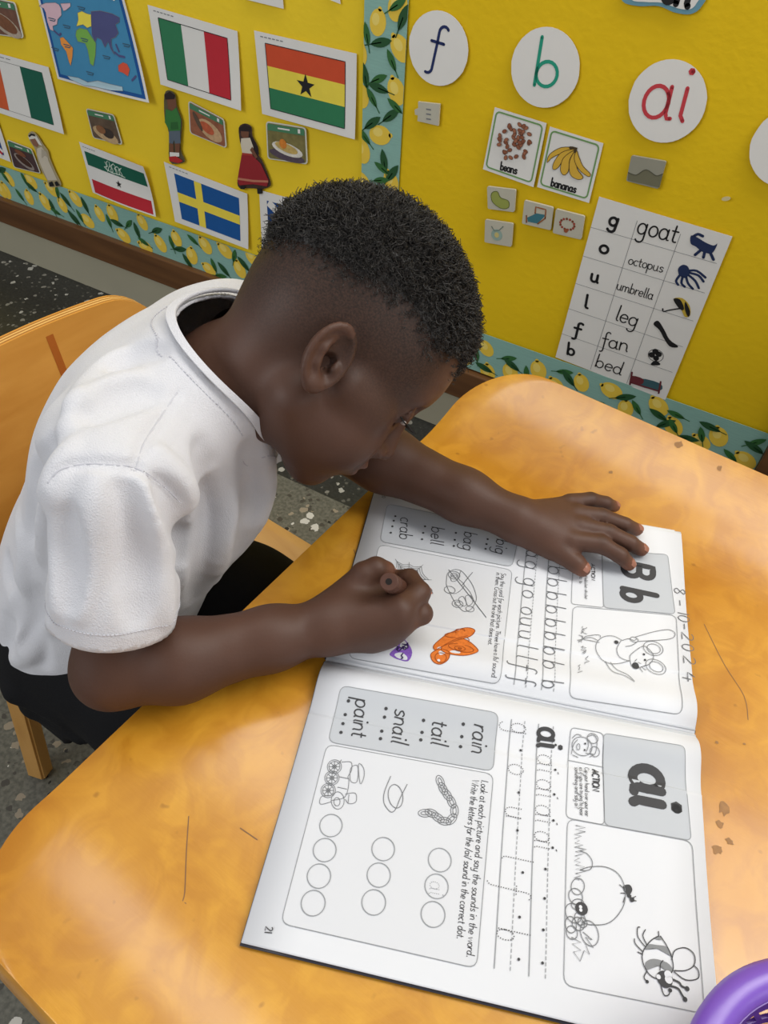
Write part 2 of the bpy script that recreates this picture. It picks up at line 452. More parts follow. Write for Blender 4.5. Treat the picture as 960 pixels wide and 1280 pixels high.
# ------------------------------------------------------------------ implicit surfaces (one continuous skin per figure)
class Field:
    def __init__(s, lo, hi, h):
        s.h = h; s.lo = np.array(lo, float)
        s.n = np.ceil((np.array(hi) - s.lo) / h).astype(int) + 1
        s.a = np.full(tuple(s.n), 0.2, np.float32)
    def sl(s, blo, bhi):
        i0 = np.clip(np.floor((np.array(blo) - s.lo) / s.h).astype(int), 0, s.n)
        i1 = np.clip(np.ceil((np.array(bhi) - s.lo) / s.h).astype(int) + 1, 0, s.n)
        return i0, i1
    def grid(s, i0, i1):
        ax = [(s.lo[k] + s.h * np.arange(i0[k], i1[k])).astype(np.float32) for k in range(3)]
        return ax[0][:, None, None], ax[1][None, :, None], ax[2][None, None, :]
    def apply(s, fn, blo, bhi, k, op='add'):
        m_ = k + 4 * s.h + .004
        i0, i1 = s.sl(np.array(blo) - m_, np.array(bhi) + m_)
        if (i1 <= i0).any(): return
        S = tuple(slice(i0[q], i1[q]) for q in range(3))
        d = fn(*s.grid(i0, i1)).astype(np.float32); a = s.a[S]
        if op == 'add':
            if k <= 0: s.a[S] = np.minimum(a, d)
            else:
                hh = np.clip(.5 + .5 * (d - a) / k, 0, 1); s.a[S] = d * (1 - hh) + a * hh - k * hh * (1 - hh)
        elif op == 'sub':
            d = -d; hh = np.clip(.5 - .5 * (d - a) / k, 0, 1); s.a[S] = d * (1 - hh) + a * hh + k * hh * (1 - hh)
        elif op == 'off':   # push the surface in or out near the primitive
            s.a[S] = a + d
    def cone(s, p, q, ra, rb, k=.01, op='add'):
        p = np.array(p, float); q = np.array(q, float); v = q - p; L = max(float(v @ v), 1e-9); R = max(ra, rb)
        def fn(X, Y, Z):
            X = X - p[0]; Y = Y - p[1]; Z = Z - p[2]
            t = np.clip((X * v[0] + Y * v[1] + Z * v[2]) / L, 0, 1)
            return np.sqrt((X - t * v[0]) ** 2 + (Y - t * v[1]) ** 2 + (Z - t * v[2]) ** 2) - (ra + (rb - ra) * t)
        s.apply(fn, np.minimum(p, q) - R, np.maximum(p, q) + R, k, op)
    def chain(s, pts, rad, k=.004, op='add'):
        for i in range(len(pts) - 1): s.cone(pts[i], pts[i + 1], rad[i], rad[i + 1], k, op)
    def ell(s, c, r, M=None, k=.01, op='add'):
        c = np.array(c, float); r = np.array(r, float); M = np.eye(3) if M is None else np.array(M)
        ext = np.sqrt(((M * r) ** 2).sum(1))
        def fn(X, Y, Z):
            X = X - c[0]; Y = Y - c[1]; Z = Z - c[2]
            q = [X * M[0, i] + Y * M[1, i] + Z * M[2, i] for i in range(3)]
            k0 = np.sqrt(sum((q[i] / r[i]) ** 2 for i in range(3))); k1 = np.sqrt(sum((q[i] / r[i] ** 2) ** 2 for i in range(3)))
            return np.where(k1 > 1e-6, k0 * (k0 - 1) / np.maximum(k1, 1e-6), -r.min())
        s.apply(fn, c - ext, c + ext, k, op)
    def torus(s, c, M, R, r, k=.002, ry=1.0, op='add'):
        """ring about M's third axis; ry squashes it along M's second axis"""
        c = np.array(c, float); M = np.array(M)
        def fn(X, Y, Z):
            X = X - c[0]; Y = Y - c[1]; Z = Z - c[2]
            q = [X * M[0, i] + Y * M[1, i] + Z * M[2, i] for i in range(3)]
            return np.sqrt((np.sqrt(q[0] ** 2 + (q[1] / ry) ** 2) - R) ** 2 + q[2] ** 2) - r
        e = (R * max(1, ry) + r) * np.ones(3)
        s.apply(fn, c - e, c + e, k, op)
    def mesh(s):
        a = s.a; sg = a < 0
        c = np.zeros(tuple(np.array(a.shape) - 1), np.uint8)
        for i in (0, 1):
            for j in (0, 1):
                for k in (0, 1):
                    c += sg[i:a.shape[0] - 1 + i, j:a.shape[1] - 1 + j, k:a.shape[2] - 1 + k]
        ids = np.flatnonzero((c > 0) & (c < 8)); sh = c.shape; del c
        I, J, K = np.unravel_index(ids, sh)
        corner = [(i, j, k) for i in (0, 1) for j in (0, 1) for k in (0, 1)]
        val = np.stack([a[I + o[0], J + o[1], K + o[2]] for o in corner], 1)
        acc = np.zeros((len(ids), 3)); cnt = np.zeros(len(ids))
        for p in range(8):
            for q in range(p + 1, 8):
                if sum(abs(corner[p][t] - corner[q][t]) for t in range(3)) != 1: continue
                va, vb = val[:, p], val[:, q]; mk = (va < 0) != (vb < 0)
                t = np.where(mk, va / np.where(mk, va - vb, 1), 0)
                P = np.array(corner[p]) + t[:, None] * (np.array(corner[q]) - np.array(corner[p]))
                acc += P * mk[:, None]; cnt += mk
        V = (acc / cnt[:, None] + np.stack([I, J, K], 1)) * s.h + s.lo
        F = []
        lin = lambda i, j, k: (i * sh[1] + j) * sh[2] + k
        for ax in range(3):
            s0 = [slice(None)] * 3; s1 = [slice(None)] * 3
            s0[ax] = slice(0, -1); s1[ax] = slice(1, None)
            A, B = sg[tuple(s0)], sg[tuple(s1)]
            e = np.argwhere(A != B)
            o1, o2 = [(1, 2), (2, 0), (0, 1)][ax]
            ok = (e[:, o1] > 0) & (e[:, o2] > 0) & (e[:, o1] < sh[o1]) & (e[:, o2] < sh[o2]); e = e[ok]
            inside = A[e[:, 0], e[:, 1], e[:, 2]]
            quad = []
            for d1, d2 in ((-1, -1), (0, -1), (0, 0), (-1, 0)):
                q = e.copy(); q[:, o1] += d1; q[:, o2] += d2
                quad.append(np.searchsorted(ids, lin(q[:, 0], q[:, 1], q[:, 2])))
            quad = np.stack(quad, 1)
            quad[~inside] = quad[~inside][:, ::-1]
            F.append(quad)
        return V, np.concatenate(F)
    def sample(s, P):
        """trilinear value at points"""
        q = (np.asarray(P) - s.lo) / s.h
        i = np.clip(np.floor(q).astype(int), 0, s.n - 2); f = q - i; out = 0
        for dx in (0, 1):
            for dy in (0, 1):
                for dz in (0, 1):
                    wgt = (f[:, 0] if dx else 1 - f[:, 0]) * (f[:, 1] if dy else 1 - f[:, 1]) * (f[:, 2] if dz else 1 - f[:, 2])
                    out = out + wgt * s.a[i[:, 0] + dx, i[:, 1] + dy, i[:, 2] + dz]
        return out

def np_mesh(name, V, F, material, parent=None):
    """fast mesh from arrays of quads"""
    me = bpy.data.meshes.new(name)
    me.vertices.add(len(V)); me.vertices.foreach_set('co', np.asarray(V, np.float32).ravel())
    n = F.shape[1]
    me.loops.add(F.size); me.loops.foreach_set('vertex_index', F.astype(np.int32).ravel())
    me.polygons.add(len(F)); me.polygons.foreach_set('loop_start', np.arange(0, F.size, n, dtype=np.int32))
    me.polygons.foreach_set('use_smooth', np.ones(len(F), bool))
    me.update(calc_edges=True); me.validate()
    o = bpy.data.objects.new(name, me); col.objects.link(o); me.materials.append(material)
    if parent is not None: o.parent = parent
    return o

def laplace(V, F, it=2, lam=.5, fix=None):
    E_ = np.concatenate([F[:, [i, (i + 1) % F.shape[1]]] for i in range(F.shape[1])])
    for _ in range(it):
        acc = np.zeros_like(V); cnt = np.zeros(len(V))
        for a, b in ((0, 1), (1, 0)):
            for c in range(3): acc[:, c] += np.bincount(E_[:, a], V[E_[:, b], c], len(V))
            cnt += np.bincount(E_[:, a], minlength=len(V))
        N = acc / np.maximum(cnt, 1)[:, None]
        st = lam * (N - V)
        if fix is not None: st[fix] = 0
        V = V + st
    return V
# ------------------------------------------------------------------ flat print: strokes, fills and lettering laid on a surface
def arc(cx, cy, rx, ry, a0, a1, n=None):
    n = n or max(4, int(abs(a1 - a0) / 18))
    return [(cx + rx * math.cos(math.radians(a0 + (a1 - a0) * i / n)), cy + ry * math.sin(math.radians(a0 + (a1 - a0) * i / n))) for i in range(n + 1)]
def smooth_line(P, n=5):
    """Catmull-Rom through the points"""
    P = [tuple(map(float, p)) for p in P]
    if len(P) < 3: return P
    out = []
    Q = [P[0]] + P + [P[-1]] if P[0] != P[-1] else [P[-2]] + P + [P[1]]
    for i in range(1, len(Q) - 2):
        p0, p1, p2, p3 = Q[i - 1], Q[i], Q[i + 1], Q[i + 2]
        for k in range(n):
            t = k / n
            out.append(tuple(.5 * (2 * b + (c - a) * t + (2 * a - 5 * b + 4 * c - d) * t * t + (3 * b - a - 3 * c + d) * t ** 3) for a, b, c, d in zip(p0, p1, p2, p3)))
    out.append(P[-1])
    return out
# single-stroke infant lettering: x-height 1, baseline 0; (advance, strokes)
G = {
 'a': (1.25, [arc(.48, .5, .43, .5, 35, 395), [(.9, 1), (.9, .18), (.97, .02), (1.1, .03)]]),
 'b': (1.15, [[(.08, 1.9), (.08, 0)], arc(.5, .5, .42, .5, 180, -180)]),
 'c': (1.0, [arc(.5, .5, .43, .5, 50, 310)]),
 'd': (1.25, [arc(.48, .5, .43, .5, 35, 395), [(.9, 1.9), (.9, .18), (.97, .02), (1.1, .03)]]),
 'e': (1.05, [[(.07, .5), (.9, .55)] + arc(.48, .5, .42, .5, 8, 320)]),
 'f': (.85, [arc(.62, 1.55, .25, .33, 40, 180) + [(.37, .9), (.34, -.3)] + arc(.1, -.45, .24, .32, 10, -110), [(.05, .98), (.72, .98)]]),
 'g': (1.2, [arc(.48, .5, .43, .5, 35, 395), [(.9, 1), (.9, -.35)] + arc(.48, -.38, .42, .42, 0, -150)]),
 'h': (1.15, [[(.08, 1.9), (.08, 0)], [(.08, .55)] + arc(.48, .58, .38, .42, 180, 0) + [(.86, .15), (.98, 0)]]),
 'i': (.5, [[(.18, 1), (.18, .16), (.3, .0)], arc(.18, 1.5, .05, .05, 0, 360, 6)]),
 'j': (.5, [[(.25, 1), (.25, -.4)] + arc(0, -.4, .25, .35, 0, -120), arc(.25, 1.5, .05, .05, 0, 360, 6)]),
 'k': (1.0, [[(.08, 1.9), (.08, 0)], [(.75, 1), (.1, .42), (.82, 0)]]),
 'l': (.5, [[(.18, 1.9), (.18, .2), (.25, .04), (.38, .0)]]),
 'm': (1.75, [[(.08, 1), (.08, 0)], [(.08, .6)] + arc(.42, .62, .34, .38, 180, 0) + [(.76, 0)], [(.76, .6)] + arc(1.1, .62, .34, .38, 180, 0) + [(1.44, .15), (1.55, 0)]]),
 'n': (1.15, [[(.08, 1), (.08, 0)], [(.08, .55)] + arc(.48, .58, .38, .42, 180, 0) + [(.86, .15), (.98, 0)]]),
 'o': (1.1, [arc(.5, .5, .44, .5, 90, 450)]),
 'p': (1.15, [[(.08, 1), (.08, -.85)], arc(.5, .5, .42, .5, 180, -180)]),
 'q': (1.15, [arc(.48, .5, .43, .5, 35, 395), [(.9, 1), (.9, -.85)]]),
 'r': (.8, [[(.08, 1), (.08, 0)], [(.08, .5)] + arc(.5, .52, .42, .46, 180, 60)]),
 's': (.95, [smooth_line([(.8, .85), (.5, 1), (.18, .82), (.3, .58), (.65, .44), (.8, .22), (.5, 0), (.12, .12)])]),
 't': (.8, [[(.28, 1.5), (.28, .25)] + arc(.52, .25, .24, .25, 180, 300), [(.02, 1), (.62, 1)]]),
 'u': (1.2, [[(.08, 1), (.08, .42)] + arc(.48, .42, .4, .42, 180, 360) + [(.88, 1)], [(.88, 1), (.88, .15), (1.02, 0)]]),
 'v': (1.0, [[(.05, 1), (.45, 0), (.85, 1)]]),
 'w': (1.5, [[(.05, 1), (.35, 0), (.7, .9), (1.05, 0), (1.35, 1)]]),
 'x': (1.0, [[(.08, 1), (.82, 0)], [(.82, 1), (.08, 0)]]),
 'y': (1.15, [[(.08, 1), (.08, .42)] + arc(.48, .42, .4, .42, 180, 360), [(.88, 1), (.88, -.4)] + arc(.48, -.4, .4, .4, 0, -140)]),
 'z': (1.0, [[(.1, 1), (.82, 1), (.08, 0), (.85, 0)]]),
 'A': (1.4, [[(.05, 0), (.62, 1.85), (1.2, 0)], [(.27, .65), (.98, .65)]]),
 'B': (1.3, [[(.1, 0), (.1, 1.85), (.6, 1.85)] + arc(.62, 1.42, .42, .43, 90, -90) + [(.1, .99)], [(.55, .99)] + arc(.62, .5, .5, .5, 90, -90) + [(.1, 0)]]),
 'C': (1.4, [arc(.75, .92, .68, .93, 45, 315)]),
 'I': (.4, [[(.15, 0), (.15, 1.85)]]),
 'L': (1.1, [[(.1, 1.85), (.1, 0), (.95, 0)]]),
 'N': (1.5, [[(.1, 0), (.1, 1.85), (1.2, 0), (1.2, 1.85)]]),
 'O': (1.6, [arc(.78, .92, .7, .93, 90, 450)]),
 'S': (1.2, [smooth_line([(1.0, 1.6), (.6, 1.87), (.15, 1.5), (.4, 1.05), (.8, .85), (1.05, .45), (.6, 0), (.1, .25)])]),
 'T': (1.2, [[(.05, 1.85), (1.1, 1.85)], [(.58, 1.85), (.58, 0)]]),
 'W': (2.0, [[(.05, 1.85), (.5, 0), (.95, 1.6), (1.4, 0), (1.85, 1.85)]]),
 '0': (1.3, [arc(.6, .92, .5, .9, 90, 450)]),
 '1': (.6, [[(.2, 1.6), (.3, 1.85), (.3, 0)]]),
 '2': (1.25, [arc(.55, 1.4, .45, .45, 160, -30) + [(.08, .02), (1.1, .05)]]),
 '4': (1.3, [[(.45, 1.85), (.1, .75), (1.15, .75)], [(.8, 1.25), (.78, -.1)]]),
 '8': (1.25, [smooth_line([(.9, 1.6), (.55, 1.85), (.2, 1.5), (.55, 1.0), (.95, .45), (.55, 0), (.15, .45), (.55, 1.0), (.95, 1.6)])]),
 '-': (.9, [[(.1, .8), (.75, .8)]]), '.': (.5, [arc(.2, .06, .06, .06, 0, 360, 6)]), ',': (.5, [[(.25, .1), (.12, -.25)]]),
 '/': (.8, [[(.05, -.2), (.65, 1.9)]]), '?': (1.0, [arc(.5, 1.4, .4, .45, 160, -60) + [(.5, .8), (.5, .5)], arc(.5, .05, .06, .06, 0, 360, 6)]), ' ': (.62, []),
}
class Surf:
    """a flat or gently curved sheet: px -> sheet coordinates (metres), sheet -> space"""
    def __init__(s, frompx, to3d): s.px, s.to3d = frompx, to3d
class Ink:
    """collects fills and strokes for one printed piece"""
    def __init__(s, surf, lift=.0003): s.s, s.l, s.V, s.F = surf, lift, [], []
    def _v(s, p, q, l=0): s.V.append(s.s.to3d(p, q, s.l + l)); return len(s.V) - 1
    def poly(s, P):
        s.F.append([s._v(*p) for p in P]); return s
    def fan(s, c, P):
        i = s._v(*c); ids = [s._v(*p) for p in P]
        for k in range(len(ids)): s.F.append((i, ids[k], ids[(k + 1) % len(ids)]))
        return s
    def disc(s, c, rx, ry=None, rot_=0, n=18):
        ry = ry or rx; ca, sa = math.cos(rot_), math.sin(rot_)
        return s.fan(c, [(c[0] + rx * math.cos(t) * ca - ry * math.sin(t) * sa, c[1] + rx * math.cos(t) * sa + ry * math.sin(t) * ca) for t in [2 * math.pi * k / n for k in range(n)]])
    def grid(s, A, B, C, D, nu=8, nv=8):
        """filled quad A B C D (round) cut into a grid so that it follows the sheet"""
        A, B, C, D = map(np.array, (A, B, C, D)); ids = []
        for j in range(nv + 1):
            for i in range(nu + 1):
                u, v = i / nu, j / nv
                ids.append(s._v(*((A * (1 - u) + B * u) * (1 - v) + (D * (1 - u) + C * u) * v)))
        for j in range(nv):
            for i in range(nu):
                a = j * (nu + 1) + i; s.F.append((ids[a], ids[a + 1], ids[a + nu + 2], ids[a + nu + 1]))
        return s
    def line(s, P, w, step=.004, caps=True):
        P = [np.array(p, float) for p in P]; Q = [P[0]]
        for a, b in zip(P, P[1:]):
            L = np.linalg.norm(b - a); k = max(1, int(L / step))
            for i in range(1, k + 1): Q.append(a + (b - a) * i / k)
        Q = [q for i, q in enumerate(Q) if i == 0 or np.linalg.norm(q - Q[i - 1]) > 1e-7]
        if len(Q) < 2: return s
        prev = None
        for i, q in enumerate(Q):
            t = Q[min(i + 1, len(Q) - 1)] - Q[max(i - 1, 0)]; L = np.linalg.norm(t)
            if L < 1e-9: t = Q[min(i + 1, len(Q) - 1)] - q; L = max(np.linalg.norm(t), 1e-9)
            n = np.array([-t[1], t[0]]) / L * w / 2
            a, b = s._v(*(q + n)), s._v(*(q - n))
            if prev: s.F.append((prev[0], prev[1], b, a))
            prev = (a, b)
        if caps and w > .0012:
            for q in (Q[0], Q[-1]): s.disc(q, w / 2, n=10)
        return s
    def dashes(s, P, w, on, off):
        P = [np.array(p, float) for p in P]; acc = 0.0; seg = []; total = 0.0
        D = [0.0]
        for a, b in zip(P, P[1:]): D.append(D[-1] + np.linalg.norm(b - a))
        def pt(d):
            for i in range(len(P) - 1):
                if d <= D[i + 1] + 1e-9: return P[i] + (P[i + 1] - P[i]) * ((d - D[i]) / max(D[i + 1] - D[i], 1e-9))
            return P[-1]
        d = 0.0
        while d < D[-1]:
            if on <= w * 1.3: s.disc(pt(d), w / 2, n=6)
            else: s.line([pt(d), pt(min(d + on, D[-1]))], w, caps=False)
            d += on + off
        return s
    def text(s, txt, A, B, xh, w, slant=.12, dotted=False, fit=True):
        """letters on the baseline A-B (sheet coordinates), stretched to its length"""
        A, B = np.array(A, float), np.array(B, float); d = B - A; L = np.linalg.norm(d); d = d / L; up = np.array([-d[1], d[0]])
        if getattr(s.s, 'flip', False): up = -up
        adv = sum(G[c][0] for c in txt); sx = L / adv if fit else xh; x = 0.0
        for c in txt:
            a, st_ = G[c]
            for P in st_:
                Q = [A + d * ((x + p[0]) * sx + slant * p[1] * xh) + up * (p[1] * xh) for p in P]
                if dotted: s.dashes(Q, w, w * .9, w * 1.2)
                else: s.line(Q, w, step=.003)
            x += a
        return s
    def build(s, name, material, parent, smooth=False):
        return mesh_obj(name, s.V, s.F, material, parent, smooth)
def crop(x0, y0, k):
    """coordinates measured in an enlarged view -> photograph coordinates"""
    return lambda P: [(x0 + p[0] / k, y0 + p[1] / k) for p in P]
# ------------------------------------------------------------------ the seated child
def nrm(v): v = np.array(v, float); return v / np.linalg.norm(v)
hF = nrm(RT @ np.array([.74, .58, .33]))
hU = RT @ np.array([.60, -.77, -.10]); hU = nrm(hU - hF * (hU @ hF))
hL = np.cross(hU, hF)
HM = np.stack([hF, hL, hU], 1)             # head axes: forward, left, up
HO = at_d(411, 443, .604)                  # middle of the skull between the ears
def hp(x, y, z): return HO + HM @ np.array([x, y, z])
def rot(ax, deg):
    a = math.radians(deg); c, s_ = math.cos(a), math.sin(a)
    return np.array({'x': [[1, 0, 0], [0, c, -s_], [0, s_, c]], 'y': [[c, 0, s_], [0, 1, 0], [-s_, 0, c]], 'z': [[c, -s_, 0], [s_, c, 0], [0, 0, 1]]}[ax])

# joints
PZ = .5575                                     # top of the workbook pages
shR = at_z(146, 612, .716); elR = at_z(141, 836, .585); wrR = at_z(405, 783, .585)
shL = np.array([-.402, .462, .672]); elL = at_z(408, 545, .596); wrL = at_z(642, 648, .582)
nkB = at_z(281, 458, .722)
print('arm', np.linalg.norm(shR - elR), np.linalg.norm(elR - wrR), np.linalg.norm(shL - elL), np.linalg.norm(elL - wrL), 'shoulders', shR, shL)
hipc = np.array([-.505, .300, .395])

def build_body():
    f = Field((-.62, .08, .30), (.06, .62, .93), .0019)
    # --- torso (under the shirt)
    lat = nrm(shL - shR)
    chest = (shR + shL) / 2 + np.array([-.045, -.015, -.10]); belly = (hipc + chest) / 2 + np.array([-.005, 0, 0])
    TM = np.stack([nrm(np.cross(lat, [0, 0, 1])), lat, [0, 0, 1]], 1)
    f.ell(hipc, (.07, .095, .07), TM, .03); f.ell(belly, (.068, .085, .09), TM, .04); f.ell(chest, (.068, .092, .10), TM, .04)
    f.cone(shR + lat * .02 - np.array([0,0,.008]), shL - lat * .02 - np.array([0,0,.008]), .024, .024, .03)
    # --- neck
    f.cone(nkB + np.array([-.012, .004, -.03]), hp(-.034, 0, -.033), .048, .043, .02)
    f.cone(nkB + np.array([0.005, 0, -.02]), hp(-.005, 0, -.05), .036, .034, .02)
    dn = np.array([-.004, 0, -.014])
    f.cone(nkB - lat * .02 + dn, shR + lat * .03 + dn, .030, .024, .025); f.cone(nkB + lat * .02 + dn, shL - lat * .03 + dn, .030, .024, .025)
    # --- arms
    def arm(sh, el, wr, bow):
        f.chain([sh, sh * .45 + el * .55, el], [.028, .027, .0275], .012)
        m1 = el * .68 + wr * .32 + bow
        f.chain([el, m1, el * .25 + wr * .75 + bow * .3, wr], [.0285, .0300, .0235, .0195], .014)
    arm(shR, elR, wrR, np.array([.002, -.006, .002])); arm(shL, elL, wrL, np.array([0, .0, .003]))
    # --- skull and face
    def E_(x, y, z, rx, ry, rz, k=.02, op='add', M=None):
        f.ell(hp(x, y, z), (rx, ry, rz), HM if M is None else HM @ M, k, op)
    def C_(a, b, ra, rb, k=.01, op='add'): f.cone(hp(*a), hp(*b), ra, rb, k, op)
    E_(-.003, 0, .041, .083, .0690, .077)
    E_(.040, 0, .034, .048, .0560, .054, .02)          # forehead
    E_(-.036, 0, .014, .046, .0570, .054, .02)         # back of the head
    E_(.024, 0, -.026, .050, .0510, .048, .025)        # mid face
    for s_ in (-1, 1):
        C_((-.006, s_ * .046, -.042), (.040, s_ * .014, -.076), .0165, .0150, .022)   # jaw
        E_(.039, s_ * .029, -.040, .030, .024, .028, .02)                              # cheek
        E_(.067, s_ * .026, .0165, .010, .018, .007, .012)                             # brow
        C_((.016, s_ * .054, -.010), (.048, s_ * .044, -.012), .012, .010, .014)       # cheekbone
    E_(.044, 0, -.077, .015, .018, .013, .014)         # chin
    for s_ in (-1, 1): E_(.0790, s_ * .029, .0035, .0125, .0150, .0105, .010, 'sub')  # sockets
    C_((.073, 0, .008), (.0840, 0, -.030), .0075, .0092, .010)                         # nose
    for s_ in (-1, 1):
        E_(.0765, s_ * .0110, -.0340, .0085, .0072, .0065, .005)
        E_(.0805, s_ * .0065, -.0400, .004, .003, .003, .003, 'sub')
    E_(.0620, 0, -.053, .014, .024, .015, .012)        # muzzle
    E_(.0735, 0, -.0500, .0080, .0190, .0052, .004)    # upper lip
    E_(.0695, 0, -.0595, .0080, .0165, .0056, .004)    # lower lip
    E_(.0795, 0, -.0548, .0050, .0200, .0012, .0025, 'sub')
    for s_ in (-1, 1):
        E_(.0635, s_ * .029, .0035, .0125, .0150, .0118, .004)    # lowered lids over the eyes
        f.torus(hp(.0680, s_ * .0295, .0020), HM @ rot('y', 90), .0115, .0012, .003, .95, 'sub')
    # --- ears
    eb = .84
    for s_ in (-1, 1):
        M = rot('y', -7) @ (rot('z', 22) if s_ < 0 else rot('z', -22))
        ec = np.array([-.012, s_ * .0725, -.003])
        X_ = lambda p_: ec + M @ (np.array(p_) * eb)
        def EE(p_, r_, k, op='add'): E_(*X_(p_), *(np.array(r_) * eb), k, op, M)
        EE((0, 0, 0), (.0205, .0070, .0290), .005)
        EM = HM @ M @ rot('x', 90)                       # ring plane: ear's own height and width
        EE((.001, s_ * .0072, .001), (.0145, .0066, .0215), .002, 'sub')      # hollow inside the rim
        f.torus(hp(*X_((0, s_ * .0046, 0))), EM, .0188 * eb, .0032 * eb, .0016, 1.45)      # helix
        EE((.0040, s_ * .0045, -.005), (.0085, .0110, .0100), .0015, 'sub')    # bowl of the ear
        f.chain([hp(*X_(p_)) for p_ in ((-.004, s_ * .003, .014), (-.0080, s_ * .0045, .004), (-.0065, s_ * .0045, -.009), (-.001, s_ * .004, -.0165))],
                [.0018, .0023, .0023, .0020], .0025)                          # antihelix
        EE((.0105, s_ * .0035, -.006), (.0040, .0040, .0060), .003)           # tragus
        EE((.0010, s_ * .0025, -.0255), (.0085, .0058, .0080), .004)          # lobe
    # --- left hand, spread flat on the page
    def hand(palm, fingers, kf):
        lo = np.min([p for c, _ in fingers for p in c], 0) - .05; hi = np.max([p for c, _ in fingers for p in c], 0) + .05
        i0, i1 = f.sl(lo, hi); S = tuple(slice(i0[q], i1[q]) for q in range(3))
        g = Field((0, 0, 0), (.01, .01, .01), f.h)
        g.lo = f.lo + i0 * f.h; g.n = i1 - i0; base = np.full(tuple(g.n), .2, np.float32); g.a = base
        palm(g); base = g.a.copy(); total = base.copy()
        for chn, rad in fingers:
            g.a = base.copy(); g2 = Field((0, 0, 0), (.01, .01, .01), f.h); g2.lo = g.lo; g2.n = g.n; g2.a = np.full(tuple(g.n), .2, np.float32)
            g2.chain(chn, rad, .0025)
            d, a, k = g2.a, base, kf
            hh = np.clip(.5 + .5 * (d - a) / k, 0, 1); v = d * (1 - hh) + a * hh - k * hh * (1 - hh)
            k = .0016; hh = np.clip(.5 + .5 * (v - total) / k, 0, 1); total = v * (1 - hh) + total * hh - k * hh * (1 - hh)
        a = f.a[S]; d = total; k = .010
        hh = np.clip(.5 + .5 * (d - a) / k, 0, 1); f.a[S] = d * (1 - hh) + a * hh - k * hh * (1 - hh)
    Q = lambda *p: at_z(*p)
    kn = [Q(713, 628, .5765), Q(722, 643, .5790), Q(725, 659, .5790), Q(714, 676, .5765)]     # knuckles, little finger to index
    def palmL(g):
        for q, r_ in zip(kn, (.0085, .0095, .0100, .0098)):
            g.cone(wrL * .8 + q * .2 + np.array([0, 0, -.002]), q - np.array([0, 0, .004]), .0130, r_, .010)
        g.cone(wrL, Q(690, 672, .570), .0150, .0110, .010)
        g.cone(Q(655, 660, .574), Q(690, 685, .568), .013, .0095, .010)
    L_ = [([kn[0], Q(738, 625, .5745), Q(757, 629, .5685), Q(768, 633, .5615)], [.0078, .0068, .0060, .0052]),
          ([kn[1], Q(752, 646, .5755), Q(781, 656, .5695), Q(796, 662, .5620)], [.0086, .0074, .0064, .0056]),
          ([kn[2], Q(760, 666, .5755), Q(788, 679, .5690), Q(802, 687, .5620)], [.0088, .0076, .0066, .0058]),
          ([kn[3], Q(751, 680, .5760), Q(775, 694, .5705), Q(786, 705, .5620)], [.0086, .0076, .0066, .0058]),
          ([Q(668, 672, .5720), Q(704, 692, .5690), Q(720, 704, .5660), Q(728, 711, .5630)], [.0105, .0090, .0078, .0068])]
    L_ = [(c, [r_ * 1.10 for r_ in rd]) for c, rd in L_]
    hand(palmL, L_, .0045)
    # --- right hand, fist closed round the crayon
    kr = [Q(464, 797, .5700), Q(482, 787, .5810), Q(498, 777, .5930), Q(499, 762, .6030)]    # little finger to index
    def palmR(g):
        for q, r_ in zip(kr, (.0110, .0120, .0120, .0115)):
            g.cone(wrR * .85 + q * .15, q, .0150, r_, .012)
        g.cone(Q(430, 770, .582), Q(484, 778, .577), .020, .016, .012)
        g.cone(wrR, Q(445, 742, .590), .018, .0160, .012)
        g.cone(Q(455, 740, .588), Q(498, 752, .585), .0125, .0115, .010)
    Rr = [([kr[0], Q(487, 792, .5690), Q(485, 777, .5650), Q(478, 770, .5655)], [.0095, .0080, .0070, .0062]),
          ([kr[1], Q(507, 779, .5790), Q(504, 762, .5680), Q(498, 755, .5680)], [.0105, .0086, .0076, .0066]),
          ([kr[2], Q(527, 767, .5900), Q(518, 747, .5760), Q(504, 742, .5740)], [.0108, .0090, .0078, .0068]),
          ([kr[3], Q(524, 741, .6020), Q(512, 723, .5960), Q(494, 722, .5880)], [.0108, .0092, .0080, .0068]),
          ([Q(438, 742, .5930), Q(455, 719, .6040), Q(470, 711, .6070), Q(482, 713, .6030)], [.0135, .0110, .0098, .0082])]
    hand(palmR, Rr, .006)
    V, F = f.mesh()
    V = laplace(V, F, 2, .35)
    return f, V, F, L_, Rr

body_f, bV, bF, LH, RH = build_body()

# --- skin: tone varies a little; clipped sides of the head carry short stubble
skin = bpy.data.materials.new('skin_brown'); skin.use_nodes = True
nt = skin.node_tree; b_ = nt.nodes['Principled BSDF']
b_.inputs['Roughness'].default_value = .52; b_.inputs['Specular IOR Level'].default_value = .33
b_.inputs['Subsurface Weight'].default_value = .08; b_.inputs['Subsurface Radius'].default_value = (.012, .005, .003); b_.inputs['Subsurface Scale'].default_value = .25
tc = nt.nodes.new('ShaderNodeTexCoord')
def noise_node(nt, scale, detail=4, vec=None):
    n = nt.nodes.new('ShaderNodeTexNoise'); n.inputs['Scale'].default_value = scale; n.inputs['Detail'].default_value = detail
    nt.links.new(vec or tc.outputs['Object'], n.inputs['Vector']); return n
def mixc(nt, fac, A, B, blend='MIX'):
    m_ = nt.nodes.new('ShaderNodeMix'); m_.data_type = 'RGBA'; m_.blend_type = blend
    for s_, v in (('Factor', fac), ('A', A), ('B', B)):
        if hasattr(v, 'links') or hasattr(v, 'is_linked'): nt.links.new(v, m_.inputs[s_])
        else: m_.inputs[s_].default_value = v
    return m_.outputs['Result']
n1 = noise_node(nt, 18, 5)
base = mixc(nt, n1.outputs['Fac'], srgb(70, 47, 37), srgb(92, 63, 49))
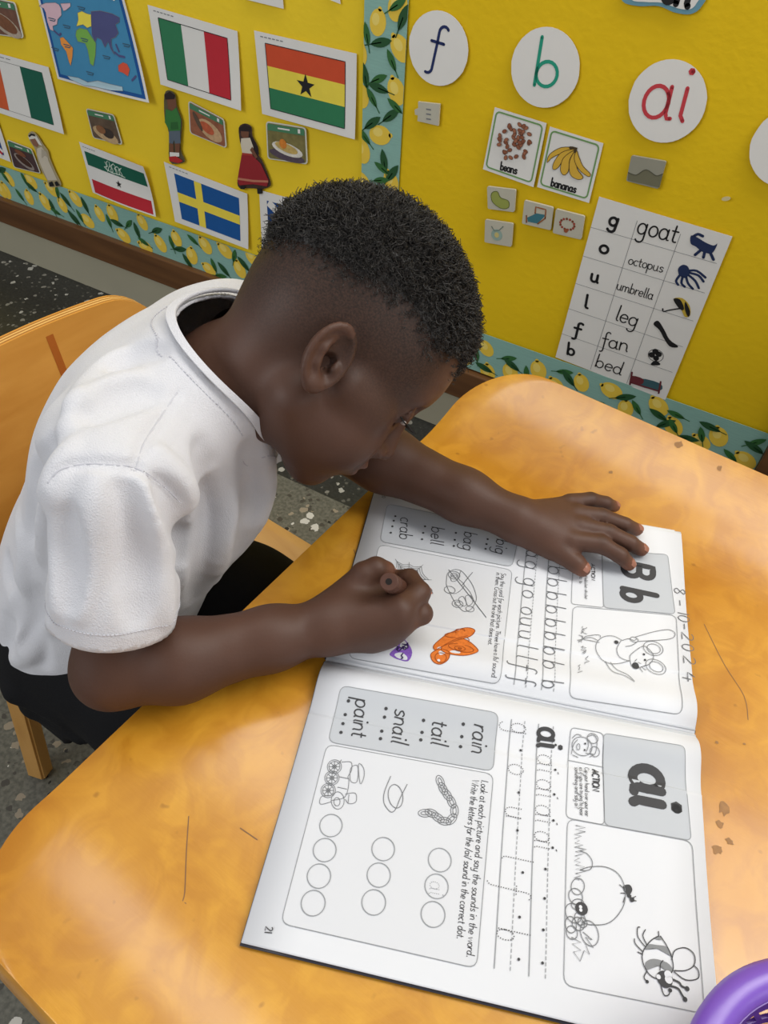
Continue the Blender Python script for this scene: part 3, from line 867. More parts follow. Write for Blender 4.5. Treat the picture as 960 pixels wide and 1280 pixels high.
at1 = nt.nodes.new('ShaderNodeAttribute'); at1.attribute_name = 'stubble'
at2 = nt.nodes.new('ShaderNodeAttribute'); at2.attribute_name = 'pale'
base = mixc(nt, at2.outputs['Fac'], base, srgb(158, 98, 70))
n2 = noise_node(nt, 700, 2)
sp = nt.nodes.new('ShaderNodeMapRange'); sp.inputs['From Min'].default_value = .35; sp.inputs['From Max'].default_value = .65
sp.inputs['To Min'].default_value = .55; sp.inputs['To Max'].default_value = 1.0
nt.links.new(n2.outputs['Fac'], sp.inputs['Value'])
mm = nt.nodes.new('ShaderNodeMath'); mm.operation = 'MULTIPLY'
nt.links.new(sp.outputs[0], mm.inputs[0]); nt.links.new(at1.outputs['Fac'], mm.inputs[1])
base = mixc(nt, mm.outputs[0], base, srgb(25, 18, 13))
nt.links.new(base, b_.inputs['Base Color'])
n3 = noise_node(nt, 420, 3)
bp = nt.nodes.new('ShaderNodeBump'); bp.inputs['Strength'].default_value = .12; bp.inputs['Distance'].default_value = .001
nt.links.new(n3.outputs['Fac'], bp.inputs['Height']); nt.links.new(bp.outputs['Normal'], b_.inputs['Normal'])

boy = empty('person', (hipc[0], hipc[1], SZ), 0)
tag(boy, 'child in a white t-shirt bending over the desk, gripping a brown crayon', 'person')
bo = np_mesh('body', bV, bF, skin); put(bo, boy)

loc = (bV - HO) @ HM                            # head coordinates of every skin vertex
def smooth01(x): x = np.clip(x, 0, 1); return x * x * (3 - 2 * x)
def hair_edge(x, y, z):
    """signed height above the hairline of the thick top hair (head coordinates)"""
    line = np.where(x > -.01, .078 - .30 * (x + .01), .078 + .42 * (x + .01))
    line = np.where(x > .045, np.maximum(line, .0615 + .12 * (x - .045)), line)
    line = line - .010 * smooth01((np.abs(y) - .05) / .02) * smooth01((.02 - x) / .03)
    return z - line
inhead = (np.linalg.norm(loc, axis=1) < .16) & (loc[:, 2] > -.06)
he = hair_edge(loc[:, 0], loc[:, 1], loc[:, 2])
fore = np.where(loc[:, 0] > .035, smooth01((.075 - loc[:, 0]) / .022), 1)          # temples and forehead stay bare
st = smooth01((he + .105) / .095) ** .75 * fore
st *= smooth01((loc[:, 2] + .060) / .05)
ear = np.abs(loc[:, 1]) > .0755
st = np.where(inhead & ~ear, st, 0) * .93
pale = np.zeros(len(bV))
for chn, rad in LH + RH:
    d = np.linalg.norm(bV - chn[-1], axis=1); pale = np.maximum(pale, .55 * smooth01(1 - d / .013))
lips = np.linalg.norm((loc - np.array([.074, 0, -.0548])) / np.array([.012, .021, .011]), axis=1)
pale = np.maximum(pale, .35 * smooth01(1.3 - lips))
kn_d = np.zeros(len(bV))
for chn, rad in LH:
    d = np.linalg.norm((bV - chn[1]) * np.array([1, 1, .4]), axis=1); kn_d = np.maximum(kn_d, .45 * smooth01(1 - d / .0085) * (bV[:, 2] > chn[1][2]))
st = np.maximum(st, kn_d)
for nm, arr in (('stubble', st), ('pale', pale)):
    a_ = bo.data.attributes.new(nm, 'FLOAT', 'POINT'); a_.data.foreach_set('value', arr.astype(np.float32))
# --- coily hair on top: a dark underlayer and thousands of tight little curls
hair_m = bpy.data.materials.new('hair_black'); hair_m.use_nodes = True
hb = hair_m.node_tree.nodes['Principled BSDF']
hb.inputs['Base Color'].default_value = srgb(46, 43, 40); hb.inputs['Roughness'].default_value = .45; hb.inputs['Specular IOR Level'].default_value = .45
def build_hair():
    rng = np.random.default_rng(3)
    # vertex normals of the skin from the field gradient
    sel = np.flatnonzero(inhead & (he > -.026) & (np.abs(loc[:, 1]) < .0765))
    P = bV[sel]; e = .003
    G = np.stack([body_f.sample(P + np.eye(3)[k] * e) - body_f.sample(P - np.eye(3)[k] * e) for k in range(3)], 1)
    G /= np.linalg.norm(G, axis=1)[:, None]
    h_ = he[sel]; x_ = loc[sel, 0]
    dens = smooth01((h_ + .026) / .042) * smooth01((.094 - x_) / .010)
    n = 17000
    pr = dens / dens.sum(); pick = rng.choice(len(sel), n, p=pr)
    Pn, Gn, dn = P[pick], G[pick], dens[pick]
    Pn = Pn + rng.normal(0, .0012, Pn.shape)
    L = (.0018 + .0110 * dn ** 1.3) * rng.uniform(.75, 1.15, n)
    segs, sides = 7, 3
    t = np.linspace(0, 1, segs + 1)
    rv = rng.normal(size=(n, 3)); T1 = np.cross(Gn, rv); T1 /= np.linalg.norm(T1, axis=1)[:, None]; T2 = np.cross(Gn, T1)
    turns = rng.uniform(1.0, 1.9, n) * rng.choice([-1, 1], n); ph = rng.uniform(0, 6.28, n); cr = rng.uniform(.0014, .0029, n) * (.25 + .75 * dn)
    lean = rng.normal(0, .35, (n, 2))
    ang = ph[:, None] + 2 * math.pi * turns[:, None] * t
    off = (lean[:, :1] * L[:, None] * t)[:, :, None] * T1[:, None] + (lean[:, 1:] * L[:, None] * t)[:, :, None] * T2[:, None]
    cen = Pn[:, None] + (L[:, None] * t)[:, :, None] * Gn[:, None] + off \
        + (cr[:, None] * np.cos(ang))[:, :, None] * T1[:, None] + (cr[:, None] * np.sin(ang))[:, :, None] * T2[:, None]
    tan = np.gradient(cen, axis=1); tan /= np.linalg.norm(tan, axis=2)[:, :, None]
    u = np.cross(tan, Gn[:, None] + .3 * T1[:, None]); u /= np.maximum(np.linalg.norm(u, axis=2), 1e-6)[:, :, None]; v = np.cross(tan, u)
    rr_ = .00058 * (1 - .55 * t)
    thin = (.45 + .55 * dn)[:, None, None]
    V = np.stack([cen + thin * rr_[None, :, None] * (math.cos(2.094 * k) * u + math.sin(2.094 * k) * v) for k in range(sides)], 2).reshape(-1, 3)
    base = np.arange(n)[:, None, None] * (segs + 1) * sides
    i = np.arange(segs)[None, :, None] * sides; k = np.arange(sides)[None, None, :]; k2 = (k + 1) % sides
    F = np.stack([base + i + k, base + i + k2, base + i + sides + k2, base + i + sides + k], 3).reshape(-1, 4)
    o = np_mesh('hair', V, F, hair_m); put(o, boy)
    # underlayer: lifted copy of the scalp where the hair is thick
    dv = np.zeros(len(bV)); dv[sel] = dens
    nv = np.zeros((len(bV), 3)); nv[sel] = G
    fk = (dv[bF] > .35).all(1)
    use = np.unique(bF[fk]); mp_ = np.full(len(bV), -1); mp_[use] = np.arange(len(use))
    wob = .0012 * np.sin(bV[use] @ np.array([900., 700, 400])) * np.sin(bV[use] @ np.array([-500., 800, 650]))
    UV = bV[use] + nv[use] * (.0056 * smooth01((dv[use] - .35) / .6) + wob * dv[use] - .0004)[:, None]
    o2 = np_mesh('hair_underlayer', UV, mp_[bF[fk]], hair_m); put(o2, boy)
    return o
hair = build_hair()
# --- lashes and brows
lash_m = mat('lash_black', (16, 13, 12), .5)
def tube(pts, r0, r1, sides=6):
    pts = [Vector(p) for p in pts]; V, F = [], []
    for i, p in enumerate(pts):
        t_ = (pts[min(i + 1, len(pts) - 1)] - pts[max(i - 1, 0)]).normalized()
        a = t_.orthogonal().normalized(); b2 = t_.cross(a); r = r0 + (r1 - r0) * i / max(1, len(pts) - 1)
        for k in range(sides):
            an = 2 * math.pi * k / sides; V.append(p + a * (r * math.cos(an)) + b2 * (r * math.sin(an)))
        if i:
            for k in range(sides):
                q = (i - 1) * sides; F.append((q + k, q + (k + 1) % sides, q + sides + (k + 1) % sides, q + sides + k))
    F.append(tuple(range(sides))[::-1]); F.append(tuple(range(len(V) - sides, len(V))))
    return V, F
def join(parts):
    V, F = [], []
    for v, f_ in parts:
        o_ = len(V); V += list(v); F += [tuple(i + o_ for i in q) for q in f_]
    return V, F
for s_ in (-1, 1):
    parts = []
    for i in range(22):
        t = i / 21; y = s_ * (.0175 + .024 * t)
        x0 = .0752 - .010 * (2 * t - 1) ** 2; z0 = -.0015 - .002 * math.sin(math.pi * t)
        ln = .0130
        pts = [hp(x0 - .001 + ln * q, y + s_ * .003 * q * (t - .3), z0 - .0055 * q + .0045 * q * q) for q in (0, .35, .7, 1)]
        parts.append(tube(pts, .00055, .00018, 4))
    parts.append(tube([hp(.0752 - .010 * (2 * t - 1) ** 2, s_ * (.0175 + .024 * t), -.0015 - .002 * math.sin(math.pi * t)) for t in np.linspace(0, 1, 9)], .0006, .0006, 5))
    put(mesh_obj('eyelashes', *join(parts), lash_m, smooth=True), boy)
    V, F = [], []
    for j in range(9):
        for i in range(17):
            a, b2 = math.pi * (j / 8 - .5), 2 * math.pi * i / 16
            V.append(hp(.0722 + .0030 * math.cos(a) * math.cos(b2), s_ * .0305 + .0095 * math.cos(a) * math.sin(b2), -.0035 + .0022 * math.sin(a)))
            if i and j: q = j * 17 + i; F.append((q - 18, q - 17, q, q - 1))
    put(mesh_obj('eye', V, F, mat('eye_white', (196, 188, 184), .15, .6), smooth=True), boy)
    parts = []
    for i in range(60):
        t = R_.random(); y = s_ * (.011 + .030 * t)
        x0 = .0790 - .014 * t * t; z0 = .0175 + .004 * math.sin(2.2 * t) + R_.uniform(-.002, .002)
        parts.append(tube([hp(x0 - .003, y, z0), hp(x0 - .0005 - .001 * t, y + s_ * .0045, z0 + .0008)], .0005, .0002, 4))
    put(mesh_obj('eyebrow', *join(parts), lash_m), boy)
# --- finger nails
nail_m = mat('nail', (150, 100, 80), .35, .5)
def nail(chn, r, up):
    tip, prev = np.array(chn[-1]), np.array(chn[-2]); d = nrm(tip - prev); up = np.array(up, float); up = nrm(up - d * (up @ d)); sd = np.cross(d, up)
    V, F = [], []; n = 8
    for j in range(5):
        for i in range(n + 1):
            a = -1 + 2 * i / n; tt = j / 4
            ww = r * .74 * (1 - .25 * (2 * tt - 1) ** 2) * a
            p = tip + d * (-r * .55 + r * 1.15 * tt) + sd * ww
            hh = math.sqrt(max(.02, 1 - (a * .72) ** 2)) * r * (1.0 - .30 * max(0, tt - .5) ** 1.0) + .00015
            V.append(p + up * hh)
        if j:
            for i in range(n): q = (j - 1) * (n + 1) + i; F.append((q, q + 1, q + n + 2, q + n + 1))
    put(mesh_obj('fingernail', V, F, nail_m, smooth=True), boy)
for chn, rad in LH: nail(chn, rad[-1], (0, 0, 1))
# ------------------------------------------------------------------ clothes
def march(fld, px, py, d0=.35, d1=1.2):
    """first point of a surface along a line of sight"""
    r = sight(px, py) / FPX; d = d0
    for _ in range(400):
        p = CAM + r * d; v = float(fld.sample(p[None])[0])
        if v < 1e-4: return p
        d += max(.0006, min(v, .05) * .6)
        if d > d1: return None
    return None
def grad(fld, P, e=.004):
    P = np.atleast_2d(P)
    G = np.stack([fld.sample(P + np.eye(3)[k] * e) - fld.sample(P - np.eye(3)[k] * e) for k in range(3)], 1)
    return G / np.maximum(np.linalg.norm(G, axis=1), 1e-9)[:, None]
def onto(fld, p, it=6):
    p = np.array(p, float)
    for _ in range(it): p = p - grad(fld, p)[0] * float(fld.sample(p[None])[0]) * .9
    return p

lat = nrm(shL - shR)
fwd = nrm(np.cross(lat, [0, 0, 1]))
TM = np.stack([fwd, lat, [0, 0, 1]], 1)
mid = (shR + shL) / 2
chest = mid + np.array([-.030, -.012, -.095])
belly = (hipc + chest) / 2 + np.array([.0, 0, .0])
neck_dir = nrm(nrm(hp(-.02, 0, -.04) - nkB) + np.array([0, 0, 1.25]))
nc = nkB + np.array([.001, .003, .0])
n_f = nrm(fwd - neck_dir * (fwd @ neck_dir)); n_l = np.cross(neck_dir, n_f)

def build_shirt():
    f = Field((-.66, .06, .33), (-.16, .62, .86), .0027)
    f.ell(hipc + np.array([.004, 0, .02]), (.098, .122, .10), TM, .03)
    f.ell(belly + np.array([-.012, 0, 0]), (.098, .114, .11), TM, .06)
    f.ell(chest + np.array([-.018, -.004, 0]), (.098, .114, .118), TM, .05)
    f.cone(shR + lat * .012, shL - lat * .012, .044, .046, .04)
    f.cone(shR + lat * .04 + np.array([-.035, 0, -.012]), shL - lat * .03 + np.array([-.035, 0, -.012]), .05, .05, .04)
    f.cone(nkB - lat * .02 + np.array([-.012, 0, -.006]), nkB + lat * .02 + np.array([-.012, 0, -.006]), .045, .045, .04)
    f.cone(nkB + np.array([.0, 0, -.012]), chest + fwd * .04, .045, .05, .04)
    # sleeves, wider than the arms
    f.chain([shR - np.array([0, 0, .006]), shR * .45 + elR * .55, shR * .12 + elR * .88], [.0405, .0410, .0425], .018)
    f.chain([shL, shL * .2 + elL * .8], [.044, .047], .03)
    # folds traced over the cloth
    def fold(pts, r, h, op='add', k=.008):
        h *= .85
        P = [march(f, *q) for q in smooth_line(pts, 5)]
        P = [p for p in P if p is not None]
        if len(P) < 2: return
        N = grad(f, np.array(P))
        if op == 'add': C = [p - n * (r * (.25 + .75 * math.sin(math.pi * (i + .3) / (len(P) - .4))) - h * math.sin(math.pi * (i + .5) / len(P))) for i, (p, n) in enumerate(zip(P, N))]
        else: C = [p + n * (r * (.25 + .75 * math.sin(math.pi * (i + .3) / (len(P) - .4))) - h * math.sin(math.pi * (i + .5) / len(P))) for i, (p, n) in enumerate(zip(P, N))]
        f.chain(C, [r * (.25 + .75 * math.sin(math.pi * (i + .3) / (len(C) - .4))) for i in range(len(C))], k, op)
    fold([(176, 600), (186, 640), (198, 690), (206, 740), (210, 780)], .010, .0040)
    fold([(150, 610), (158, 660), (166, 720), (170, 775)], .012, .0026, 'sub', .012)
    fold([(120, 600), (112, 660), (104, 720), (98, 770)], .012, .0028)
    fold([(72, 612), (70, 660), (74, 720), (70, 770)], .008, .0025)
    fold([(88, 640), (90, 700), (86, 760)], .010, .0020, 'sub', .010)
    fold([(196, 560), (222, 590), (240, 625), (242, 670), (232, 730)], .010, .0026)
    fold([(198, 604), (216, 632), (226, 670), (222, 712)], .010, .0062, 'sub', .008)
    fold([(250, 560), (262, 620), (258, 690), (244, 750)], .012, .0030, 'sub', .014)
    fold([(262, 585), (285, 640), (278, 700), (262, 755)], .014, .0045)
    fold([(310, 560), (318, 620), (300, 690)], .012, .0035, 'sub', .014)
    fold([(328, 560), (338, 610), (322, 670)], .010, .0030)
    fold([(92, 552), (70, 590), (55, 640), (50, 700)], .012, .0050)
    fold([(60, 560), (42, 610), (36, 670)], .012, .0040, 'sub', .014)
    fold([(175, 470), (140, 480), (105, 505), (80, 535)], .012, .0035)
    fold([(190, 492), (150, 500), (112, 520)], .010, .0028, 'sub', .012)
    fold([(150, 440), (115, 470), (85, 505)], .010, .0026)
    fold([(200, 440), (170, 442), (140, 458)], .008, .0022, 'sub', .010)
    fold([(22, 640), (30, 700), (20, 760), (26, 810)], .012, .0045)
    fold([(50, 740), (42, 790), (52, 830)], .012, .0040, 'sub', .012)
    fold([(8, 700), (14, 760), (6, 810)], .010, .0035, 'sub', .012)
    fold([(62, 780), (40, 815), (12, 830)], .010, .0035)
    # seams
    for S_ in ([(224, 487), (202, 520), (180, 554), (170, 585)], [(60, 604), (76, 587), (107, 580), (141, 581), (170, 585), (197, 601), (222, 624)]):
        fold(S_, .0040, .0030, 'sub', .003)
    # soft all-over unevenness of cotton
    X, Y, Z = f.grid(np.zeros(3, int), f.n)
    f.a += (.0005 * np.sin(X * 70 + Z * 45 + 2 * np.sin(Y * 40)) * np.sin(Y * 60 - Z * 55 + 1.5 * np.sin(X * 50))).astype(np.float32)
    V, F = f.mesh()
    V = laplace(V, F, 2, .4)
    # openings: neck, sleeves, hem -- vertices past an opening go, the rim is drawn onto it
    def cut_val(V):
        q = V - nc
        rad = np.sqrt((q @ n_f / np.where(q @ n_f > 0, .064, .050)) ** 2 + (q @ n_l / .049) ** 2)
        c_neck = np.where(q @ neck_dir > -.035, (1.08 - rad) * .055, -1)
        zz = np.clip((V[:, 2] - hipc[2]) / (chest[2] - hipc[2]), 0, 1)[:, None]
        tq = (V - (hipc * (1 - zz) + (chest + np.array([-.018, -.004, 0])) * zz)) @ TM
        in_torso = np.sqrt((tq[:, 0] / .100) ** 2 + (tq[:, 1] / .116) ** 2) < 1.03
        def sleeve(sh, el, t0, tilt):
            ax = nrm(el - sh + tilt); L = np.linalg.norm(el - sh)
            ts = (V - sh) @ ax - t0 * L
            dl = (V - sh) - np.outer((V - sh) @ ax, ax); near = np.linalg.norm(dl, axis=1) < .062
            a, b = sh, sh * .2 + el * .8; ab = b - a; t_ = np.clip((V - a) @ ab / (ab @ ab), 0, 1)
            dc = np.linalg.norm(V - a - t_[:, None] * ab, axis=1) - .0445
            return np.where(near & (dc < .007) & ~in_torso, ts, -1)
        c_r = sleeve(shR, elR, .70, np.array([0, 0, 0])); c_l = sleeve(shL, elL, .66, np.array([0, 0, 0]))
        hemz = .383 + .10 * (V[:, 0] - hipc[0])
        away = np.linalg.norm((V - (shR * .2 + elR * .8)), axis=1) > .075
        c_h = np.where(away | (V[:, 2] < .40), hemz - V[:, 2], -1)
        return np.max([c_neck, c_r, c_l, c_h], 0)
    cv = cut_val(V)
    keep = (cv[F] <= 0.0006).all(1)
    F2 = F[keep]
    use = np.unique(F2); mp_ = np.full(len(V), -1); mp_[use] = np.arange(len(use)); F2 = mp_[F2]; V2 = V[use].copy()
    # biggest connected piece only
    par = np.arange(len(V2))
    for _ in range(60):
        m0 = par[F2].min(1); new = par.copy()
        for c in range(4): np.minimum.at(new, F2[:, c], m0)
        new = new[new]
        if (new == par).all(): break
        par = new
    big = np.bincount(par).argmax(); F2 = F2[(par[F2] == big).all(1)]
    use = np.unique(F2); mp2 = np.full(len(V2), -1); mp2[use] = np.arange(len(use)); F2 = mp2[F2]; V2 = V2[use]
    ed = np.sort(np.concatenate([F2[:, [i, (i + 1) % 4]] for i in range(4)]), 1)
    u_, cts = np.unique(ed, axis=0, return_counts=True); rim = np.unique(u_[cts == 1])
    for _ in range(3):
        c0 = cut_val(V2[rim]); e = .0015
        g = np.stack([(cut_val(V2[rim] + np.eye(3)[k] * e) - cut_val(V2[rim] - np.eye(3)[k] * e)) / (2 * e) for k in range(3)], 1)
        gn = (g ** 2).sum(1); ok = (np.abs(c0) < .012) & (gn > .05) & (gn < 9)
        V2[rim[ok]] -= g[ok] * (c0[ok] / gn[ok])[:, None]
    return f, V2, F2
cotton = mat('white_cotton', (212, 212, 216), .85, .2, .03, 60, .35, 900, sheen=.25)
shirt_f, sV, sF = build_shirt()
shirt = np_mesh('t_shirt', sV, sF, cotton)
md = shirt.modifiers.new('cloth', 'SOLIDIFY'); md.thickness = .0022; md.offset = -1
put(shirt, boy); shirt['label'] = 'plain white cotton t-shirt'
def drop(p):
    p = np.array(p) + neck_dir * .05
    for _ in range(160):
        v = float(shirt_f.sample(p[None])[0])
        if v < 2e-4: break
        p = p - neck_dir * max(.0006, min(v, .02) * .6)
    return p
# ribbed collar band lying round the neck opening
def band_on(name, loop_fn, s0, s1, rows, n, thick, material, parent, ribs=0):
    V, F = [], []
    for j in range(rows + 1):
        for i in range(n):
            th = 2 * math.pi * i / n; s_ = s0 + (s1 - s0) * j / rows
            p = drop(loop_fn(th, s_)); g = grad(shirt_f, p)[0]
            rib = .0004 * math.sin(ribs * th) if ribs else 0
            V.append(p + g * (.0012 + thick * math.sin(math.pi * (j + .35) / (rows + .7)) + rib))
        if j:
            for i in range(n):
                a = (j - 1) * n; F.append((a + i, a + (i + 1) % n, a + n + (i + 1) % n, a + n + i))
    V = laplace(np.array([np.array(v) for v in V]), np.array(F), 24, .5)
    o = mesh_obj(name, V, F, material, smooth=True)
    m_ = o.modifiers.new('cloth', 'SOLIDIFY'); m_.thickness = .003; m_.offset = -1
    o.parent = parent
    return o
neck_loop = lambda th, s_: nc + n_f * ((.064 if math.cos(th) > 0 else .050) * s_ * math.cos(th)) + n_l * (.049 * s_ * math.sin(th))
rib_m = mat('rib_knit', (214, 214, 218), .85, .2, .02, 60, .4, 1200, sheen=.2)
band_on('collar', neck_loop, .99, 1.22, 6, 120, .0022, rib_m, shirt)
# stitch rows: sleeve hem and collar edge
stitch_m = mat('stitch_thread', (196, 196, 202), .8)
def stitches(name, P, parent):
    parts = []
    for i in range(0, len(P) - 1):
        a, b = np.array(P[i]), np.array(P[i + 1])
        if np.linalg.norm(b - a) > .0055: continue
        parts.append(tube([a + (b - a) * .15, a + (b - a) * .8], .00045, .00045, 4))
    o = mesh_obj(name, *join(parts), stitch_m); o.parent = parent
    return o
ax = nrm(elR - shR); LR = np.linalg.norm(elR - shR); s1_ = np.cross(ax, [0, 0, 1.]); s1_ = nrm(s1_); s2_ = np.cross(ax, s1_)
loopP = []
for i in range(110):
    th = 2 * math.pi * i / 110
    p = shR + ax * (.70 * LR - .015) + (s1_ * math.cos(th) + s2_ * math.sin(th)) * .044
    p = onto(shirt_f, p); loopP.append(p + grad(shirt_f, p)[0] * .0003)
stitches('hem_stitching', loopP, shirt)
sp_ = []
for i in range(130):
    p = drop(neck_loop(2 * math.pi * i / 130, 1.29)); sp_.append(p + grad(shirt_f, p)[0] * .0003)
stitches('collar_stitching', sp_, shirt)

# sewn seams: shoulder and armhole
for S_ in ([(224, 487), (202, 520), (180, 554), (170, 585)], [(60, 604), (76, 587), (107, 580), (141, 581), (170, 585), (197, 601), (222, 624)]):
    P = [march(shirt_f, *q) for q in smooth_line(S_, 9)]; P = [p for p in P if p is not None]
    o = mesh_obj('seam', *tube([p - grad(shirt_f, p)[0] * .0001 for p in P], .0009, .0009, 6), stitch_m, smooth=True); o.parent = shirt
    stitches('seam_stitching', [p + grad(shirt_f, p)[0] * .0004 + np.array([.0028, 0, -.0022]) for p in P], shirt)
# trousers and shoes
def build_trousers():
    f = Field((-.66, .08, .06), (-.08, .56, .50), .0038)
    f.ell(hipc + np.array([.0, -.002, -.012]), (.092, .115, .085), TM, .03)
    for y0, y1 in ((-.060, -.075), (.060, .085)):
        h = hipc + np.array([.01, y0, -.012]); kn_ = np.array([-.235, hipc[1] + y1, .375]); an = np.array([-.20, hipc[1] + y1, .085])
        f.chain([h, (h + kn_) / 2, kn_, (kn_ + an) / 2, an], [.072, .068, .055, .05, .046], .02)
    for P, r in (([(-.56, .185, .385), (-.50, .170, .375), (-.44, .172, .37)], .012), ([(-.55, .19, .355), (-.49, .172, .348), (-.42, .168, .352)], .011), ([(-.50, .178, .325), (-.44, .166, .335)], .011)):
        f.chain([np.array(p) for p in P], [r * .6] + [r] * (len(P) - 2) + [r * .6] if len(P) > 2 else [r, r * .6], .012)
    V, F = f.mesh(); V = laplace(V, F, 2, .4)
    cv = V[:, 2] < .078
    F = F[~cv[F].any(1)]; use = np.unique(F); mp_ = np.full(len(V), -1); mp_[use] = np.arange(len(use))
    o = np_mesh('trousers', V[use], mp_[F], mat('black_cloth', (17, 17, 19), .85, .2, .1, 60, .3, 900))
    put(o, boy); o['label'] = 'black school trousers'
build_trousers()
def build_shoe(y):
    f = Field((-.30, y - .07, -.01), (-.02, y + .07, .13), .0032)
    f.cone((-.215, y, .035), (-.07, y, .026), .033, .028, .02); f.cone((-.205, y, .05), (-.20, y, .085), .033, .033, .02)
    f.ell((-.14, y, .012), (.105, .036, .013), None, .006)
    V, F = f.mesh(); V[:, 2] = np.maximum(V[:, 2], .0005)
    put(np_mesh('shoe', V, F, mat('black_leather', (22, 21, 21), .35)), boy)
for y1 in (-.075, .085): build_shoe(hipc[1] + y1)
# ------------------------------------------------------------------ things pinned on the display wall
def wall_px(px, py):
    p = at_y(px, py, WY); return np.array([p[0], p[2]])
WALL = Surf(wall_px, lambda x, z, d: (x, WY - .0035 - d, z))
def W_(P): return [wall_px(*p) for p in P]
white_p = mat('white_paper', (226, 224, 218), .7, .25, .03, 30)
ink_k = mat('black_ink', (24, 24, 26), .6); ink_g = mat('grey_ink', (120, 122, 124), .6)
COL = {}
def ink(name, r, g, b): return mat('print_' + name, (r, g, b), .6, .3, .06, 60)

class Sheet(Surf):
    """paper on the wall, given by its four photo corners (tl, tr, br, bl); corners may lift off"""
    def __init__(s, corners, d=.001, lift=(0, 0, 0, 0), bow=0.0):
        s.c = [wall_px(*p) for p in corners]; s.d = d; s.lift = lift; s.bow = bow
        a, b, c, e = s.c; s.W = (np.linalg.norm(b - a) + np.linalg.norm(c - e)) / 2; s.H = (np.linalg.norm(e - a) + np.linalg.norm(c - b)) / 2
        Surf.__init__(s, wall_px, s.place)
    def uv(s, u, v):
        a, b, c, e = s.c; return (a * (1 - u) + b * u) * (1 - v) + (e * (1 - u) + c * u) * v
    def inv(s, p):
        u = v = .5; p = np.array(p)
        for _ in range(6):
            q = s.uv(u, v); e = 1e-3
            J = np.stack([(s.uv(u + e, v) - q) / e, (s.uv(u, v + e) - q) / e], 1)
            du = np.linalg.solve(J, p - q); u += du[0]; v += du[1]
        return u, v
    def place(s, x, z, d):
        u, v = s.inv((x, z)); u = min(max(u, 0), 1); v = min(max(v, 0), 1); l = s.lift
        up = (l[0] * (1 - u) + l[1] * u) * (1 - v) ** 2 + (l[3] * (1 - u) ** 1 + l[2] * u) * v ** 2 + s.bow * math.sin(math.pi * u) * v
        return (x, WY - .0045 - s.d - up - d, z)
    def R(s, ink_, u0, v0, u1, v1, nu=8, nv=8):
        return ink_.grid(s.uv(u0, v0), s.uv(u1, v0), s.uv(u1, v1), s.uv(u0, v1), nu, nv)
def sheet_obj(name, S, label, cat, group=None, material=None):
    i = Ink(S, 0.0); S.R(i, 0, 0, 1, 1, 10, 10)
    o = i.build(name, material or white_p, None)
    backed(o, .0003)
    tag(o, label, cat, group); return o
def caption(S, o, u0=.06, u1=.3, v=.05):
    i = Ink(S); 
    for k in range(6):
        a = u0 + (u1 - u0) * k / 6; S.R(i, a, v - .006, a + (u1 - u0) * .12, v + .006, 1, 1)
    i.build('caption', ink_g, o)
def frame_uv(S, o, u0, v0, u1, v1, w=.0012):
    i = Ink(S, .0006); i.line([S.uv(u0, v0), S.uv(u1, v0), S.uv(u1, v1), S.uv(u0, v1), S.uv(u0, v0)], w); i.build('outline', ink_k, o)

# ---- flags
FG = 'paper flags on the left display board'
red, green, dgreen, orange, blue, yel = ink('red', 188, 40, 52), ink('green', 48, 122, 82), ink('dark_green', 20, 92, 72), ink('orange', 208, 92, 48), ink('blue', 20, 84, 150), ink('yellow', 236, 214, 74)
ghr = ink('brick_red', 206, 78, 44)
S = Sheet([(187, 5), (299, 38), (306, 136), (204, 104)], .001, (.0, .0, .006, .002))
o = sheet_obj('paper_flag', S, 'paper flag with green, white and red upright stripes beside the world map', 'flag', FG)
u0, v0, u1, v1 = .105, .12, .885, .90
for k, m_ in enumerate((green, None, red)):
    if m_: i = Ink(S); S.R(i, u0 + (u1 - u0) * k / 3, v0, u0 + (u1 - u0) * (k + 1) / 3, v1); i.build('stripe', m_, o)
frame_uv(S, o, u0, v0, u1, v1); caption(S, o)
S = Sheet([(320, 37), (448, 66), (447, 172), (330, 141)], .001, (0, .0, .004, .0))
o = sheet_obj('paper_flag', S, 'paper flag with red, yellow and green bands and a black star', 'flag', FG)
u0, v0, u1, v1 = .105, .115, .895, .90
for k, m_ in enumerate((ghr, yel, green)):
    i = Ink(S); S.R(i, u0, v0 + (v1 - v0) * k / 3, u1, v0 + (v1 - v0) * (k + 1) / 3); i.build('stripe', m_, o)
def star(S, o, c, r, m_, lift=.0008):
    c = np.array(c); i = Ink(S, lift)
    i.fan(c, [c + (r if k % 2 == 0 else r * .40) * np.array([math.sin(math.pi * k / 5), math.cos(math.pi * k / 5)]) for k in range(10)]); return i.build('star', m_, o)
star(S, o, S.uv(.5, .505), .019, ink_k); frame_uv(S, o, u0, v0, u1, v1); caption(S, o)
S = Sheet([(-38, 55), (63, 83), (84, 166), (-20, 132)], .001, (0, 0, .004, .003))
o = sheet_obj('paper_flag', S, 'paper flag with orange, white and green upright stripes below the map', 'flag', FG)
u0, v0, u1, v1 = .10, .11, .90, .90
for k, m_ in enumerate((orange, None, dgreen)):
    if m_: i = Ink(S); S.R(i, u0 + (u1 - u0) * k / 3, v0, u0 + (u1 - u0) * (k + 1) / 3, v1); i.build('stripe', m_, o)
frame_uv(S, o, u0, v0, u1, v1, .0006); caption(S, o, .1, .55)
S = Sheet([(101, 176), (185, 205), (200, 268), (119, 239)], .001, (0, .010, .008, .002), .004)
o = sheet_obj('paper_flag', S, 'curling paper flag, green over white over red, with a small black star', 'flag', FG)
i = Ink(S); S.R(i, .05, .15, .97, .42); i.build('stripe', dgreen, o)
i = Ink(S); S.R(i, .05, .70, .97, .97); i.build('stripe', red, o)
star(S, o, S.uv(.51, .58), .0085, ink_k)
i = Ink(S, .0007); rs = random.Random(5)
